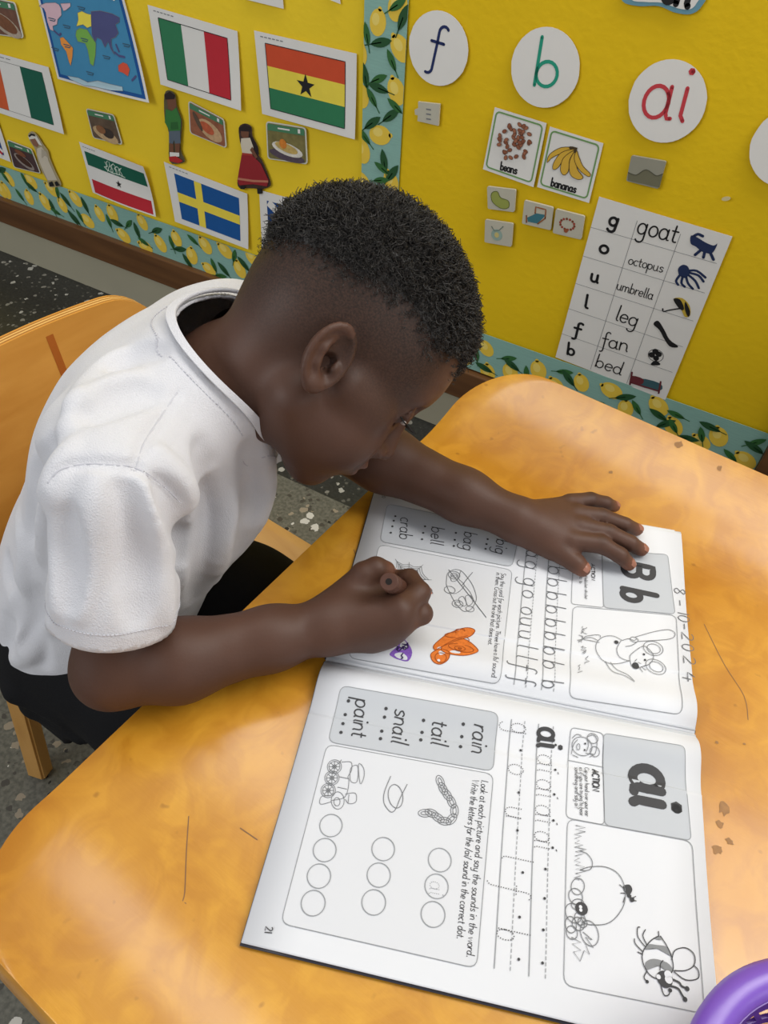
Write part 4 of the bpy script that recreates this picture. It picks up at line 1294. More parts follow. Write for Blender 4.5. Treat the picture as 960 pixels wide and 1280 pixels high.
for k in range(9):
    u = .36 + .03 * k; P = [S.uv(u + rs.uniform(-.03, .03), .20 + .17 * q / 4 + rs.uniform(-.03, .03)) for q in range(5)]
    i.line(smooth_line(P, 3), .0016)
i.line(smooth_line([S.uv(.36, .36), S.uv(.45, .39), S.uv(.55, .37), S.uv(.64, .39)], 3), .0018)
i.build('script', ink('pale_script', 206, 222, 206), o); caption(S, o, .04, .25, .07)
S = Sheet([(207, 201), (311, 241), (314, 309), (222, 275)], .001, (0, 0, .005, .003))
o = sheet_obj('paper_flag', S, 'paper flag with a yellow cross on blue', 'flag', FG)
u0, v0, u1, v1 = .11, .13, .90, .90
i = Ink(S); S.R(i, u0, v0, u1, v1); i.build('field', blue, o)
i = Ink(S, .0006); S.R(i, u0 + .245, v0, u0 + .335, v1); S.R(i, u0, v0 + .31, u1, v0 + .47); i.build('cross', yel, o); caption(S, o)
S = Sheet([(326, 236), (420, 262), (430, 345), (330, 320)], .001, (0, 0, .004, 0))
o = sheet_obj('paper_flag', S, 'paper flag with a white diagonal cross on blue, half behind the head', 'flag', FG)
i = Ink(S); S.R(i, .10, .12, .9, .9); i.build('field', ink('navy', 24, 70, 132), o)
i = Ink(S, .0006); i.line([S.uv(.12, .14), S.uv(.88, .88)], .016, caps=False); i.line([S.uv(.88, .14), S.uv(.12, .88)], .016, caps=False); i.build('cross', white_p, o)
S = Sheet([(-80, 105), (-4, 140), (17, 201), (-60, 172)], .001, (0, 0, .003, 0))
o = sheet_obj('paper_flag', S, 'paper flag with red and white crosses on blue at the left edge', 'flag', FG)
i = Ink(S); S.R(i, .1, .12, .92, .9); i.build('field', ink('navy', 24, 70, 132), o)
i = Ink(S, .0006); i.line([S.uv(.12, .14), S.uv(.9, .88)], .020, caps=False); i.line([S.uv(.9, .14), S.uv(.12, .88)], .020, caps=False); S.R(i, .42, .12, .6, .9); S.R(i, .1, .4, .92, .62); i.build('cross', white_p, o)
i = Ink(S, .0009); i.line([S.uv(.12, .14), S.uv(.9, .88)], .007, caps=False); S.R(i, .46, .12, .56, .9); S.R(i, .1, .45, .92, .57); i.build('cross', red, o)
for c, lb in (([(300, -60), (352, -48), (357, 10), (308, -2)], 'white sheet showing only its lower edge above the striped flags'), ([(408, -40), (424, -36), (428, 4), (415, -1)], 'small card tip at the top edge above the star flag')):
    sheet_obj('paper_sheet', Sheet(c), lb, 'paper')
# ---- world map
S = Sheet([(40, -42), (152, -22), (194, 125), (76, 97)], .001, (0, 0, .012, .003), .003)
mp_o = sheet_obj('world_map', S, 'blue world map poster with coloured continents', 'map')
K = crop(0, 0, 4.8)
i = Ink(S); S.R(i, .025, .02, .975, .975, 12, 12); i.build('sea_border', ink('deep_blue', 22, 82, 150), mp_o)
i = Ink(S, .0006); S.R(i, .055, .03, .945, .94, 12, 12); i.build('sea', ink('sea', 66, 138, 178), mp_o)
def land(P, m_, nm='continent', lift=.0011):
    i = Ink(S, lift); Q = W_(K(P)); c = np.mean(Q, 0); i.poly([tuple(q) for q in Q]); i.build(nm, m_, mp_o)
    i = Ink(S, lift + .0002); i.line(Q + [Q[0]], .0007); i.build('coastline', ink_g, mp_o)
land([(250, 30), (290, 12), (350, 10), (372, 22), (385, 45), (388, 85), (365, 110), (362, 140), (335, 150), (340, 180), (318, 170), (300, 120), (292, 70), (280, 45)], ink('pale_pink', 222, 186, 196))
land([(380, 15), (440, 12), (442, 32), (415, 55), (400, 60)], ink('pale_pink', 222, 186, 196))
land([(380, 220), (400, 215), (430, 245), (462, 280), (460, 330), (450, 385), (438, 360), (420, 300), (388, 260)], ink('tangerine', 238, 152, 66))
land([(485, 70), (510, 60), (540, 75), (565, 80), (570, 150), (545, 160), (520, 140), (480, 150), (490, 110)], ink('canary', 240, 222, 80))
land([(480, 175), (500, 160), (545, 170), (575, 215), (600, 250), (600, 320), (590, 385), (570, 370), (552, 290), (535, 250), (490, 240), (476, 205)], ink('leaf', 120, 176, 78))
land([(565, 62), (620, 58), (690, 75), (735, 98), (735, 125), (712, 140), (732, 190), (715, 215), (690, 225), (695, 270), (715, 320), (690, 285), (672, 240), (655, 275), (632, 230), (605, 215), (595, 245), (575, 200), (570, 150)], ink('slate', 78, 82, 128))
land([(738, 380), (765, 362), (790, 372), (808, 405), (800, 445), (770, 425), (742, 415)], ink('coral', 216, 84, 60))
land([(430, 445), (500, 455), (560, 480), (620, 470), (700, 490), (770, 505), (775, 530), (700, 525), (600, 505), (540, 500), (450, 465)], ink('ice', 176, 204, 214))
for P in ([(715, 305), (740, 325), (772, 332)], [(720, 260), (738, 298)], [(825, 468), (845, 445)], [(345, 180), (375, 205), (385, 195)]):
    i = Ink(S, .0011); i.line(W_(K(P)), .004); i.build('island', ink('slate', 78, 82, 128), mp_o)
for x, y in ((420, 150), (350, 285), (780, 260), (665, 330), (570, 425), (530, 228), (330, 108), (425, 265), (505, 40)):
    i = Ink(S, .0014); q = W_(K([(x - 22, y - 8), (x + 22, y + 2), (x - 14, y + 6), (x + 16, y + 13)])); i.line(q[:2] + q[2:][::-1], .0018, caps=False); i.build('caption', ink('map_caption', 62, 92, 112), mp_o)
i = Ink(S, .0012); i.text('Continents', wall_px(104, -16), wall_px(147.5, -1), .0125, .004, 0); i.build('title', white_p, mp_o)

# ---- food picture cards
def round_uv(S, u0, v0, u1, v1, r, n=4):
    P = []
    rx, ry = r / S.W, r / S.H
    for cx, cy, a0 in ((u1 - rx, v0 + ry, -90), (u1 - rx, v1 - ry, 0), (u0 + rx, v1 - ry, 90), (u0 + rx, v0 + ry, 180)):
        for k in range(n + 1):
            a = math.radians(a0 + 90 * k / n); P.append(S.uv(cx + rx * math.cos(a), cy + ry * math.sin(a)))
    return P
def card_body(name, S, r, material, label, cat, group, thick=.0012):
    i = Ink(S, 0); P = round_uv(S, 0, 0, 1, 1, r); i.poly([tuple(p) for p in P[::-1]])
    o = i.build(name, material, None); backed(o, thick)
    tag(o, label, cat, group); return o
def food_card(corners, label, photo_rgb, bits):
    S = Sheet(corners, .0022)
    o = card_body('food_card', S, .006, mat('card_rim', (206, 206, 194), .4), label, 'card', 'food picture cards')
    i = Ink(S, .0002); i.poly([tuple(p) for p in round_uv(S, .03, .03, .97, .97, .005)[::-1]]); i.build('photo', mat('food_%d_%d_%d' % photo_rgb, photo_rgb, .35, .5, .55, 90), o)
    i = Ink(S, .0004); S.R(i, .04, .05, .96, .22, 2, 1); i.build('header', ink('card_green', 74, 128, 92), o)
    i = Ink(S, .0006); S.R(i, .3, .11, .6, .15, 1, 1); i.build('caption', white_p, o)
    i = Ink(S, .0006); S.R(i, .80, .07, .86, .18, 1, 1); i.build('card_number', white_p, o)
    for kind, (u, v, a, b, rt), rgb in bits:
        i = Ink(S, .0006 + .0002 * bits.index((kind, (u, v, a, b, rt), rgb))); i.disc(S.uv(u, v), a * S.W, b * S.H, rt); i.build(kind, mat('food_%d_%d_%d' % rgb, rgb, .4, .4, .4, 160), o)
food_card([(-25, -8), (22, 2), (33, 47), (-18, 40)], 'food card cropped at the top left corner', (110, 70, 50), [('plate', (.62, .68, .36, .26, -.3), (176, 160, 140)), ('food', (.62, .64, .28, .2, -.3), (120, 74, 44))])
food_card([(110, 134), (145, 142), (156, 180), (119, 171)], 'food card of a brown dish between the map and the curling flag', (96, 78, 62), [('table', (.5, .78, .42, .22, -.2), (190, 160, 120)), ('food', (.6, .7, .2, .17, 0), (62, 52, 46)), ('food', (.38, .62, .16, .14, 0), (136, 92, 60))])
food_card([(238, 124), (283, 148), (286, 184), (240, 165)], 'food card of a reddish rice dish with a spoon', (150, 92, 66), [('food', (.58, .62, .34, .28, -.4), (196, 160, 120)), ('food', (.5, .58, .2, .16, -.4), (186, 92, 60)), ('spoon', (.25, .5, .06, .32, .5), (90, 74, 60))])
food_card([(335, 150), (385, 158), (387, 204), (337, 197)], 'food card of a plate with an orange dish under the star flag', (120, 112, 66), [('table', (.5, .84, .44, .14, 0), (86, 74, 86)), ('plate', (.52, .66, .38, .17, -.05), (222, 216, 204)), ('food', (.5, .62, .28, .12, -.1), (196, 168, 98)), ('food', (.42, .52, .09, .13, 0), (212, 130, 50))])
food_card([(11, 173), (42, 185), (54, 216), (20, 208)], 'dark food card next to the figure in a white robe', (72, 50, 52), [('dish', (.5, .66, .36, .2, -.35), (150, 138, 130)), ('food', (.5, .62, .29, .14, -.35), (70, 42, 32)), ('food', (.45, .35, .2, .1, -.2), (128, 76, 52))])

# ---- cut-out figures
def cutout(name, label, backing_px, pieces):
    """a cut paper figure: white backing outline with printed clothing on it"""
    cx = np.mean([p[0] for p in backing_px]); cy = np.mean([p[1] for p in backing_px])
    D = .002
    S = Surf(wall_px, lambda x, z, d: (x, WY - .0045 - D - d, z))
    Q = W_(smooth_line(backing_px + [backing_px[0]], 3)[:-1]); i = Ink(S, 0); i.poly([tuple(q) for q in Q])
    o = i.build(name, pieces[0][1], None); backed(o, .0008)
    tag(o, label, 'cut-out', 'cut-out figures')
    for k, (nm, m_, P) in enumerate(pieces[1:]):
        i = Ink(S, .0003 + .00025 * k)
        if len(P) == 3 and not isinstance(P[0], tuple): i.disc(wall_px(P[0], P[1]), P[2])
        else: i.poly([tuple(q) for q in W_(P)])
        i.build(nm, m_, o)
skin_p = ink('figure_skin', 116, 76, 56); dark = ink('figure_dark', 42, 32, 32)
K = crop(0, 0, 2.909)
cutout('paper_figure', 'cut-out figure in a green hoodie and grey shorts', K([(606, 340), (625, 325), (645, 342), (650, 380), (668, 430), (668, 470), (664, 540), (680, 580), (660, 590), (624, 582), (622, 480), (607, 430)]),
       [('backing', ink('cut_edge', 92, 84, 60)), ('face', skin_p, K([(615, 355), (648, 355), (650, 385), (636, 398), (620, 390)])), ('cap', dark, K([(606, 340), (626, 328), (645, 342), (642, 356), (610, 358)])),
        ('hoodie', ink('hoodie_green', 58, 122, 60), K([(612, 392), (634, 400), (650, 386), (667, 430), (665, 470), (626, 472), (608, 440)])), ('pocket', ink('hoodie_shade', 46, 100, 50), K([(630, 440), (655, 438), (658, 465), (630, 466)])),
        ('shorts', ink('denim_grey', 92, 104, 116), K([(624, 472), (665, 470), (666, 516), (646, 518), (642, 505), (638, 518), (624, 515)])), ('leg', skin_p, K([(626, 516), (640, 518), (642, 560), (628, 560)])), ('leg', skin_p, K([(646, 517), (664, 516), (662, 560), (648, 560)])),
        ('sock', white_p, K([(627, 548), (662, 550), (662, 564), (628, 564)])), ('trainer', ink('trainer_red', 178, 44, 44), K([(624, 564), (650, 562), (676, 580), (660, 588), (626, 580)]))])
cutout('paper_figure', 'cut-out figure in a white blouse and long red skirt', K([(876, 460), (898, 445), (922, 458), (925, 490), (945, 530), (948, 560), (960, 580), (985, 640), (990, 672), (962, 684), (962, 696), (945, 700), (942, 682), (898, 680), (882, 682), (870, 660), (886, 600), (888, 540), (880, 510)]),
       [('backing', ink('cut_edge_dark', 70, 52, 44)), ('hair', dark, K([(876, 462), (898, 447), (922, 460), (918, 476), (880, 478)])), ('hair', dark, K([(912, 474), (946, 530), (950, 556), (936, 558), (918, 520)])), ('face', skin_p, K([(884, 472), (914, 474), (912, 494), (896, 498), (886, 490)])),
        ('blouse', ink('blouse', 214, 204, 184), K([(886, 498), (918, 496), (930, 530), (926, 556), (890, 552), (884, 520)])), ('arm', skin_p, K([(926, 528), (946, 566), (938, 572), (918, 540)])), ('sash', ink('sash', 170, 62, 52), K([(890, 550), (926, 554), (928, 562), (888, 560)])),
        ('skirt', ink('skirt_red', 148, 38, 44), K([(888, 558), (928, 560), (958, 590), (986, 650), (980, 672), (930, 664), (880, 668), (872, 652)])), ('ruffle', ink('ruffle', 188, 120, 96), K([(875, 640), (930, 648), (984, 650), (985, 658), (930, 656), (874, 648)])),
        ('shoe', ink_k, K([(884, 670), (902, 670), (900, 682), (884, 682)])), ('shoe', ink_k, K([(944, 678), (960, 680), (962, 698), (946, 698)]))])
K = crop(0, 130, 4.8)
cutout('paper_figure', 'cut-out figure in a long white robe and head cloth above the lemon border', K([(182, 178), (205, 158), (235, 180), (270, 235), (300, 275), (312, 320), (345, 400), (378, 470), (365, 490), (310, 490), (295, 450), (250, 370), (225, 270), (195, 220)]),
       [('backing', ink('cut_edge_tan', 170, 156, 120)), ('robe', ink('robe', 206, 196, 176), K([(236, 262), (262, 250), (292, 290), (306, 340), (356, 450), (300, 452), (262, 370), (236, 300)])), ('sleeve', ink('robe_shade', 178, 168, 148), K([(262, 262), (292, 280), (304, 318), (284, 304), (264, 320)])),
        ('face', ink('figure_tan', 140, 98, 76), K([(194, 204), (226, 196), (250, 230), (238, 254), (214, 240)])), ('head_cloth', ink('head_cloth', 222, 218, 206), K([(184, 186), (206, 166), (234, 184), (270, 244), (248, 236), (226, 200), (192, 206)])), ('head_band', ink_k, K([(186, 184), (204, 168), (224, 176), (230, 188), (206, 182), (192, 192)])),
        ('shoe', ink_k, K([(308, 464), (328, 456), (340, 484), (314, 488)])), ('shoe', ink_k, K([(342, 462), (356, 454), (374, 480), (352, 486)]))])

# ---- letter circles
def letter_circle(c, rx, ry, txt, A, B, xh, w, m_, label):
    P = []
    C = wall_px(*c); ex = np.linalg.norm(wall_px(c[0] + rx, c[1] + rx * .3) - C); r = ex
    ez = abs(wall_px(c[0], c[1] - ry)[1] - C[1]); r = (ex + ez) / 2
    S = Surf(wall_px, lambda x, z, d: (x, WY - .0065 - d - .0015 * (C[1] - z) / r, z)); i = Ink(S, 0)
    rr_ = random.Random(txt)
    i.fan(C, [(C[0] + r * (1 + rr_.uniform(-.008, .008)) * math.cos(t), C[1] + r * math.sin(t)) for t in [2 * math.pi * k / 40 for k in range(40)]])
    o = i.build('letter_circle', white_p, None); backed(o, .0004)
    tag(o, label, 'paper circle', 'hand-lettered circles')
    if txt:
        i = Ink(S, .0004); i.text(txt, wall_px(*A), wall_px(*B), xh, w, .06); i.build('marker_letter', m_, o)
    return o
letter_circle((550, 60), 37, 48, 'f', (537, 71), (556, 77), .025, .0042, ink('marker_navy', 30, 44, 92), 'white paper circle with a blue letter f')
letter_circle((683, 84), 43, 51, 'b', (668, 104), (703, 109), .032, .0048, ink('marker_green', 34, 150, 122), 'white paper circle with a green letter b')
letter_circle((835, 126), 49, 52, 'ai', (801, 143), (862, 150), .040, .0052, ink('marker_red', 196, 62, 70), 'white paper circle with red letters ai')
letter_circle((990, 183), 50, 54, '', None, None, 0, 0, None, 'white paper circle cut off by the right edge')

# ---- cloud-shaped heading at the top
def heading():
    S = Surf(wall_px, lambda x, z, d: (x, WY - .0065 - d, z)); K = crop(480, 0, 2)
    edge = K([(600, -40), (600, 0), (640, 12), (690, 12), (730, 28), (770, 32), (796, 14), (802, -20), (700, -60)])
    i = Ink(S, 0); i.poly([tuple(q) for q in W_(smooth_line(edge + [edge[0]], 4)[:-1])]); o = i.build('heading_cloud', ink('cloud_blue', 104, 150, 166), None)
    backed(o, .001)
    inner = K([(625, -40), (622, -4), (660, 2), (700, 4), (740, 18), (768, 20), (784, 6), (788, -20), (700, -50)])
    i = Ink(S, .0003); i.poly([tuple(q) for q in W_(smooth_line(inner + [inner[0]], 4)[:-1])]); i.build('face', white_p, o)
    i = Ink(S, .0005); i.text('on', wall_px(828, -1), wall_px(864, 7), .020, .0075, 0); i.build('lettering', ink_k, o)
    tag(o, 'cloud-shaped heading with a blue-green edge cut off by the top of the picture', 'sign')
heading()

# ---- picture cards and little tiles
K = crop(560, 120, 2.4)
def pic_card(c, word, A, B, label):
    S = Sheet(K(c), .0012, (0, 0, .002, .001)); o = sheet_obj('picture_card', S, label, 'card', 'word picture cards')
    i = Ink(S); i.line(round_uv(S, .05, .05, .94, .94, .006) + [round_uv(S, .05, .05, .94, .94, .006)[0]], .0024); i.build('border', ink('card_edge_green', 112, 152, 92), o)
    i = Ink(S, .0005); i.text(word, wall_px(*K([A])[0]), wall_px(*K([B])[0]), .0065, .0023, 0); i.build('caption', ink_k, o)
    return S, o
S, o = pic_card([(145, 30), (300, 78), (262, 268), (110, 215)], 'beans', (162, 216), (212, 229), 'white picture card of a heap of brown beans')
rb = random.Random(2)
bean_m = [ink('bean_a', 158, 102, 76), ink('bean_b', 140, 86, 62)]
edge_m = ink('bean_edge', 92, 54, 40)
n = 0
for k in range(46):
    while True:
        x, y = rb.uniform(158, 258), rb.uniform(72, 194)
        if ((x - 205) / (28 + (22 if y < 150 else 12))) ** 2 + ((y - 135) / 62) ** 2 < 1: break
    c = wall_px(*K([(x, y)])[0]); a = rb.uniform(0, 3.1)
    i = Ink(S, .0004 + .00006 * k); i.disc(c, .0042, .0030, a, 10); b_o = i.build('bean_outline', edge_m, o)
    i = Ink(S, .00043 + .00006 * k); i.disc(c, .0036, .0024, a, 10); i.build('bean', bean_m[k % 2], o)
S, o = pic_card([(310, 88), (470, 138), (428, 315), (272, 268)], 'bananas', (313, 264), (388, 285), 'white picture card of a bunch of bananas')
ban = [[(385, 152), (345, 150), (310, 170), (302, 195), (318, 180), (350, 165)], [(385, 155), (345, 165), (322, 195), (320, 215), (335, 210), (355, 180)], [(385, 158), (352, 180), (342, 215), (352, 232), (366, 220), (370, 185)],
       [(388, 158), (370, 190), (372, 230), (395, 245), (410, 238), (392, 212), (392, 180)], [(390, 158), (384, 185), (398, 215), (425, 236), (432, 228), (410, 205), (398, 178)]]
for k, P in enumerate(ban):
    Q = W_(smooth_line(K(P) + [K(P)[0]], 4)[:-1]); i = Ink(S, .0004 + .0002 * k); i.poly([tuple(q) for q in Q]); i.build('banana', ink('banana', 214, 172, 62), o)
    i = Ink(S, .0005 + .0002 * k); i.line(Q + [Q[0]], .0009); i.build('banana_outline', ink('banana_edge', 84, 66, 30), o)
i = Ink(S, .0016); i.line(W_(K([(372, 150), (390, 152), (386, 162)])), .004); i.build('stalk', ink('stalk', 74, 60, 36), o)
tile_m = mat('tile_card', (190, 186, 168), .5, .35, .06, 60)
def tile(name, c, label, draw, m_=None):
    S = Sheet(c, .0045); i = Ink(S, 0); i.poly([tuple(p) for p in round_uv(S, 0, 0, 1, 1, .0025)[::-1]])
    o = i.build(name, m_ or tile_m, None); backed(o, .0035)
    tag(o, label, 'tile', 'small picture tiles'); draw(S, o)
def d_bean(S, o):
    Q = W_(smooth_line(K([(138, 285), (155, 280), (165, 298), (188, 308), (188, 328), (165, 330), (140, 310), (138, 285)]), 4)); i = Ink(S, .0003); i.poly([tuple(q) for q in Q[:-1]]); i.build('bean', ink('bean_green', 150, 158, 78), o)
    i = Ink(S, .0005); i.line(Q, .001); i.build('outline', ink('bean_rim', 92, 100, 44), o)
tile('picture_tile', K([(124, 265), (210, 275), (205, 342), (126, 332)]), 'small tile with a green bean', d_bean)
def d_bed(S, o):
    i = Ink(S, .0003); i.poly([tuple(q) for q in W_(K([(244, 358), (272, 345), (300, 350), (275, 376), (246, 370)]))]); i.build('blanket', ink('teal_blanket', 60, 116, 128), o)
    i = Ink(S, .0005); 
    for P in ([(268, 345), (270, 326), (300, 334), (298, 358)], [(242, 352), (242, 372)], [(276, 376), (298, 360)]): i.line(W_(K(P)), .0022)
    i.build('bedstead', ink('bed_wood', 150, 92, 56), o)
tile('picture_tile', K([(236, 306), (322, 328), (314, 396), (228, 376)]), 'small tile with a wooden bed', d_bed)
def d_brace(S, o):
    c = wall_px(*K([(364, 378)])[0])
    for k in range(14):
        a = 6.283 * k / 14; i = Ink(S, .0003); i.disc((c[0] + .0118 * math.cos(a), c[1] + .0085 * math.sin(a)), .0021, n=8); i.build('bead', ink('bead_red', 156, 70, 56) if k % 2 else ink('bead_brown', 124, 66, 44), o)
    i = Ink(S, .0005); i.disc((c[0], c[1] - .0105), .0036, n=10); i.build('bead', ink('bead_big', 150, 82, 50), o)
tile('picture_tile', K([(330, 332), (416, 354), (405, 424), (320, 404)]), 'small tile with a red bead bracelet', d_brace)
def d_bag(S, o):
    c = wall_px(*K([(153, 410)])[0]); i = Ink(S, .0003); i.disc(c, .010, .010); i.build('ring', ink('ring_blue', 148, 170, 158), o)
    i = Ink(S, .0005); i.disc(c, .0042, .0046); i.build('centre', ink('ring_gold', 200, 186, 120), o)
    i = Ink(S, .0005); i.line(W_(K([(138, 385), (146, 398), (160, 396), (172, 385)])), .0016); i.build('knot', ink('ring_edge', 112, 128, 116), o)
tile('picture_tile', K([(118, 364), (202, 376), (196, 446), (116, 432)]), 'small tile with a pale blue ring', d_bag)
def d_land(S, o):
    i = Ink(S, .0003); i.poly([tuple(q) for q in W_(K([(546, 222), (570, 230), (600, 214), (630, 232), (650, 226), (640, 268), (545, 246)]))]); i.build('hills', ink('hill_grey', 112, 110, 88), o)
    i = Ink(S, .0005); i.line(smooth_line(W_(K([(546, 222), (570, 230), (600, 214), (630, 232), (650, 226)])), 4), .0012); i.build('ridge', ink('ridge_grey', 84, 82, 66), o)
tile('picture_tile', K([(556, 172), (660, 190), (636, 272), (540, 248)]), 'small grey tile with rolling hills', d_land, mat('tile_grey', (150, 148, 132), .5, .35, .08, 60))
def jigsaw():
    S = Surf(wall_px, lambda x, z, d: (x, WY - .009 - d, z)); K2 = crop(480, 0, 2)
    P = K2([(92, 250), (146, 256), (142, 310), (90, 298), (91, 284), (84, 282), (83, 270), (92, 266)]); i = Ink(S, 0); i.poly([tuple(q) for q in W_(P)])
    o = i.build('jigsaw_tile', tile_m, None); backed(o, .0035)
    for y in (268, 280, 292):
        i = Ink(S, .0003); i.line(W_(K2([(112, y), (124, y + 2)])), .002, caps=False); i.build('mark', ink_g, o)
    tag(o, 'small cream jigsaw piece under the circle with f', 'tile')
jigsaw()

# ---- phonics word sheet
S = Sheet([(750.5, 244), (917, 293), (833, 497), (696, 444)], .0012, (0, .002, .002, .001))
ws = sheet_obj('word_sheet', S, 'white word sheet listing goat, octopus, umbrella, leg, fan and bed', 'word sheet')
i = Ink(S)
rows = [0, .160, .325, .492, .655, .825, 1.0]
for v in rows[1:-1]: i.line([S.uv(.0, v + .005), S.uv(.97, v - .012)], .0007)
for u in (.325, .655): i.line([S.uv(u, .06), S.uv(u, .99)], .0007)
i.build('table_lines', ink_g, ws)
for (ch, A, B), (wd, C, D, xh) in zip(
        [('g', (484, 379), (514, 390)), ('o', (456, 463), (486, 470)), ('u', (430, 549), (456, 556)), ('l', (410, 628), (426, 632)), ('f', (379, 707), (404, 714)), ('b', (361, 768), (386, 774))],
        [('goat', (568, 405), (690, 435), .0165), ('octopus', (543, 498), (648, 524), .0085), ('umbrella', (508, 574), (618, 606), .0090), ('leg', (503, 665), (572, 688), .0150), ('fan', (462, 742), (545, 762), .0150), ('bed', (444, 804), (526, 832), .0140)]):
    i = Ink(S, .0005); i.text(ch, wall_px(*K([A])[0]), wall_px(*K([B])[0]), .0125, .0043, 0); i.build('bold_letter', ink_k, ws)
    i = Ink(S, .0005); i.text(wd, wall_px(*K([C])[0]), wall_px(*K([D])[0]), xh, xh * .125 + .0004, .05); i.build('word', ink_k, ws)
navy = ink('pic_navy', 34, 48, 84); blk = ink_k
def fig(nm, m_, polys=(), lines=(), w=.0022, discs=(), lift=.0006):
    i = Ink(S, lift)
    for P in polys: i.poly([tuple(q) for q in W_(smooth_line(K(P) + [K(P)[0]], 3)[:-1])])
    for P in lines: i.line(smooth_line(W_(K(P)), 3), w)
    for x, y, r in discs: i.disc(wall_px(*K([(x, y)])[0]), r)
    i.build(nm, m_, ws)
fig('goat_picture', navy, [[(733, 412), (752, 418), (775, 432), (800, 442), (812, 436), (802, 458), (790, 466), (765, 460), (748, 446), (732, 436)]], [[(762, 456), (745, 470)], [(774, 460), (770, 478)], [(790, 462), (800, 484)], [(742, 414), (754, 408), (768, 414)]], .0042)
fig('octopus_picture', navy, [[(694, 512), (708, 500), (724, 506), (728, 526), (716, 540), (698, 532)]], [[(700, 530), (688, 548), (694, 560)], [(708, 535), (704, 555), (714, 566)], [(718, 536), (724, 556), (738, 572)], [(724, 530), (745, 548), (756, 570)], [(728, 524), (755, 532), (770, 550)], [(726, 518), (750, 518), (776, 538)]], .0036)
fig('umbrella_picture', ink('umb_yellow', 196, 168, 62), [[(680, 602), (706, 600), (728, 622), (730, 652), (714, 656), (704, 636), (690, 622)]])
fig('umbrella_picture', blk, [[(680, 602), (700, 604), (712, 630), (704, 636), (690, 622)], [(716, 610), (730, 640), (724, 656), (714, 632)]], [[(704, 630), (668, 636), (650, 640), (648, 632)]], .0022, lift=.0009)
fig('leg_picture', blk, [[(620, 678), (634, 668), (652, 694), (668, 724), (692, 742), (690, 748), (668, 744), (650, 718), (638, 696)]])
fig('fan_picture', blk, [[(612, 800), (640, 800), (634, 790), (622, 788)]], [[(628, 790), (628, 780)]], .003, [(615, 770, .0052), (636, 768, .0052), (626, 760, .0052), (628, 780, .0048)])
i = Ink(S, .0005); c = wall_px(*K([(627, 772)])[0]); i.line([(c[0] + .0125 * math.cos(t), c[1] + .0115 * math.sin(t)) for t in np.linspace(0, 6.283, 20)], .0009); i.build('fan_picture', blk, ws)
fig('bed_picture', ink('bed_teal', 58, 92, 100), [[(580, 840), (640, 855), (640, 876), (576, 862)]])
fig('bed_picture', ink('bed_maroon', 104, 44, 50), [[(556, 832), (590, 842), (584, 858), (552, 850)]], [[(556, 822), (550, 858)], [(642, 850), (636, 884)], [(552, 852), (636, 878)]], .003, lift=.0008)

# ---- lemon border strips
teal = mat('border_teal', (138, 180, 168), .65, .3, .14, 40)
nt = teal.node_tree
mpn = nt.nodes.new('ShaderNodeMapping'); mpn.inputs['Scale'].default_value = (1.2, 1, 22)
tcn = [n_ for n_ in nt.nodes if n_.type == 'TEX_COORD'][0]; nzn = [n_ for n_ in nt.nodes if n_.type == 'TEX_NOISE'][0]
nt.links.new(tcn.outputs['Object'], mpn.inputs['Vector']); nt.links.new(mpn.outputs[0], nzn.inputs['Vector'])
lem = [ink('lemon', 232, 198, 70), ink('lemon_pale', 238, 214, 110)]; leafm = [ink('lemon_leaf', 52, 104, 52), ink('lemon_leaf_dark', 38, 82, 46)]
def border(label, x0, x1, z0, z1, d, lemons, leaves, nx=2):
    S = Surf(wall_px, lambda x, z, dd: (min(max(x, x0), x1), WY - d - dd, min(max(z, z0), z1)))
    i = Ink(S, 0); i.grid((x0, z1), (x1, z1), (x1, z0), (x0, z0), 40, 8); o = i.build('lemon_border', teal, None)
    backed(o, .0008)
    tag(o, label, 'border strip', 'lemon border strips')
    # the pattern runs on beyond what the photograph shows
    lemons = [(wall_px(x, y), a) for x, y, a in lemons]; leaves = [(wall_px(x, y), a) for x, y, a in leaves]
    rx = random.Random(label); lo = min(c[0][0] for c in lemons) - .045; hi = max(c[0][1] for c in lemons) + .05
    if x1 - x0 < .2:
        zz = [hi + .055 * k for k in range(int((z1 - hi) / .055))]
        lemons += [((rx.uniform(x0 + .02, x1 - .02), z), rx.uniform(1, 3)) for z in zz]; leaves += [((rx.uniform(x0 + .015, x1 - .015), z + .025), rx.uniform(0, 3)) for z in zz]
    elif lo - x0 > .1:
        xx = [lo - .048 * k for k in range(int((lo - x0) / .048))]
        lemons += [((x, rx.uniform(z0 + .018, z1 - .018)), rx.uniform(1.5, 2.8)) for x in xx]; leaves += [((x + .022, rx.uniform(z0 + .015, z1 - .015)), rx.uniform(0, 3)) for x in xx]
    for k, (c, a) in enumerate(lemons):
        r = .0172 if k % 3 else .0155
        i = Ink(S, .0003 + .00002 * k); i.disc(c, r * 1.22, r * .92, a); i.disc((c[0] + 1.2 * r * math.cos(a), c[1] + 1.2 * r * math.sin(a)), r * .22); i.build('lemon', lem[0], o)
        i = Ink(S, .00032 + .00002 * k); i.disc((c[0] - .25 * r, c[1] + .25 * r), r * .55, r * .42, a); i.build('lemon_shine', lem[1], o)
    for k, (c, a) in enumerate(leaves):
        L = .020 if k % 2 else .017; ca, sa = math.cos(a), math.sin(a)
        P = [(t * L, .34 * L * math.sin(math.pi * (t + 1) / 2) ** .8) for t in np.linspace(-1, 1, 8)]; P = P + [(p, -q) for p, q in P[::-1][1:-1]]
        i = Ink(S, .0010 + .00002 * k); i.poly([(c[0] + p * ca - q * sa, c[1] + p * sa + q * ca) for p, q in P]); i.line([c, (c[0] - 1.5 * L * ca, c[1] - 1.5 * L * sa)], .0016); i.build('leaf', leafm[k % 2], o)
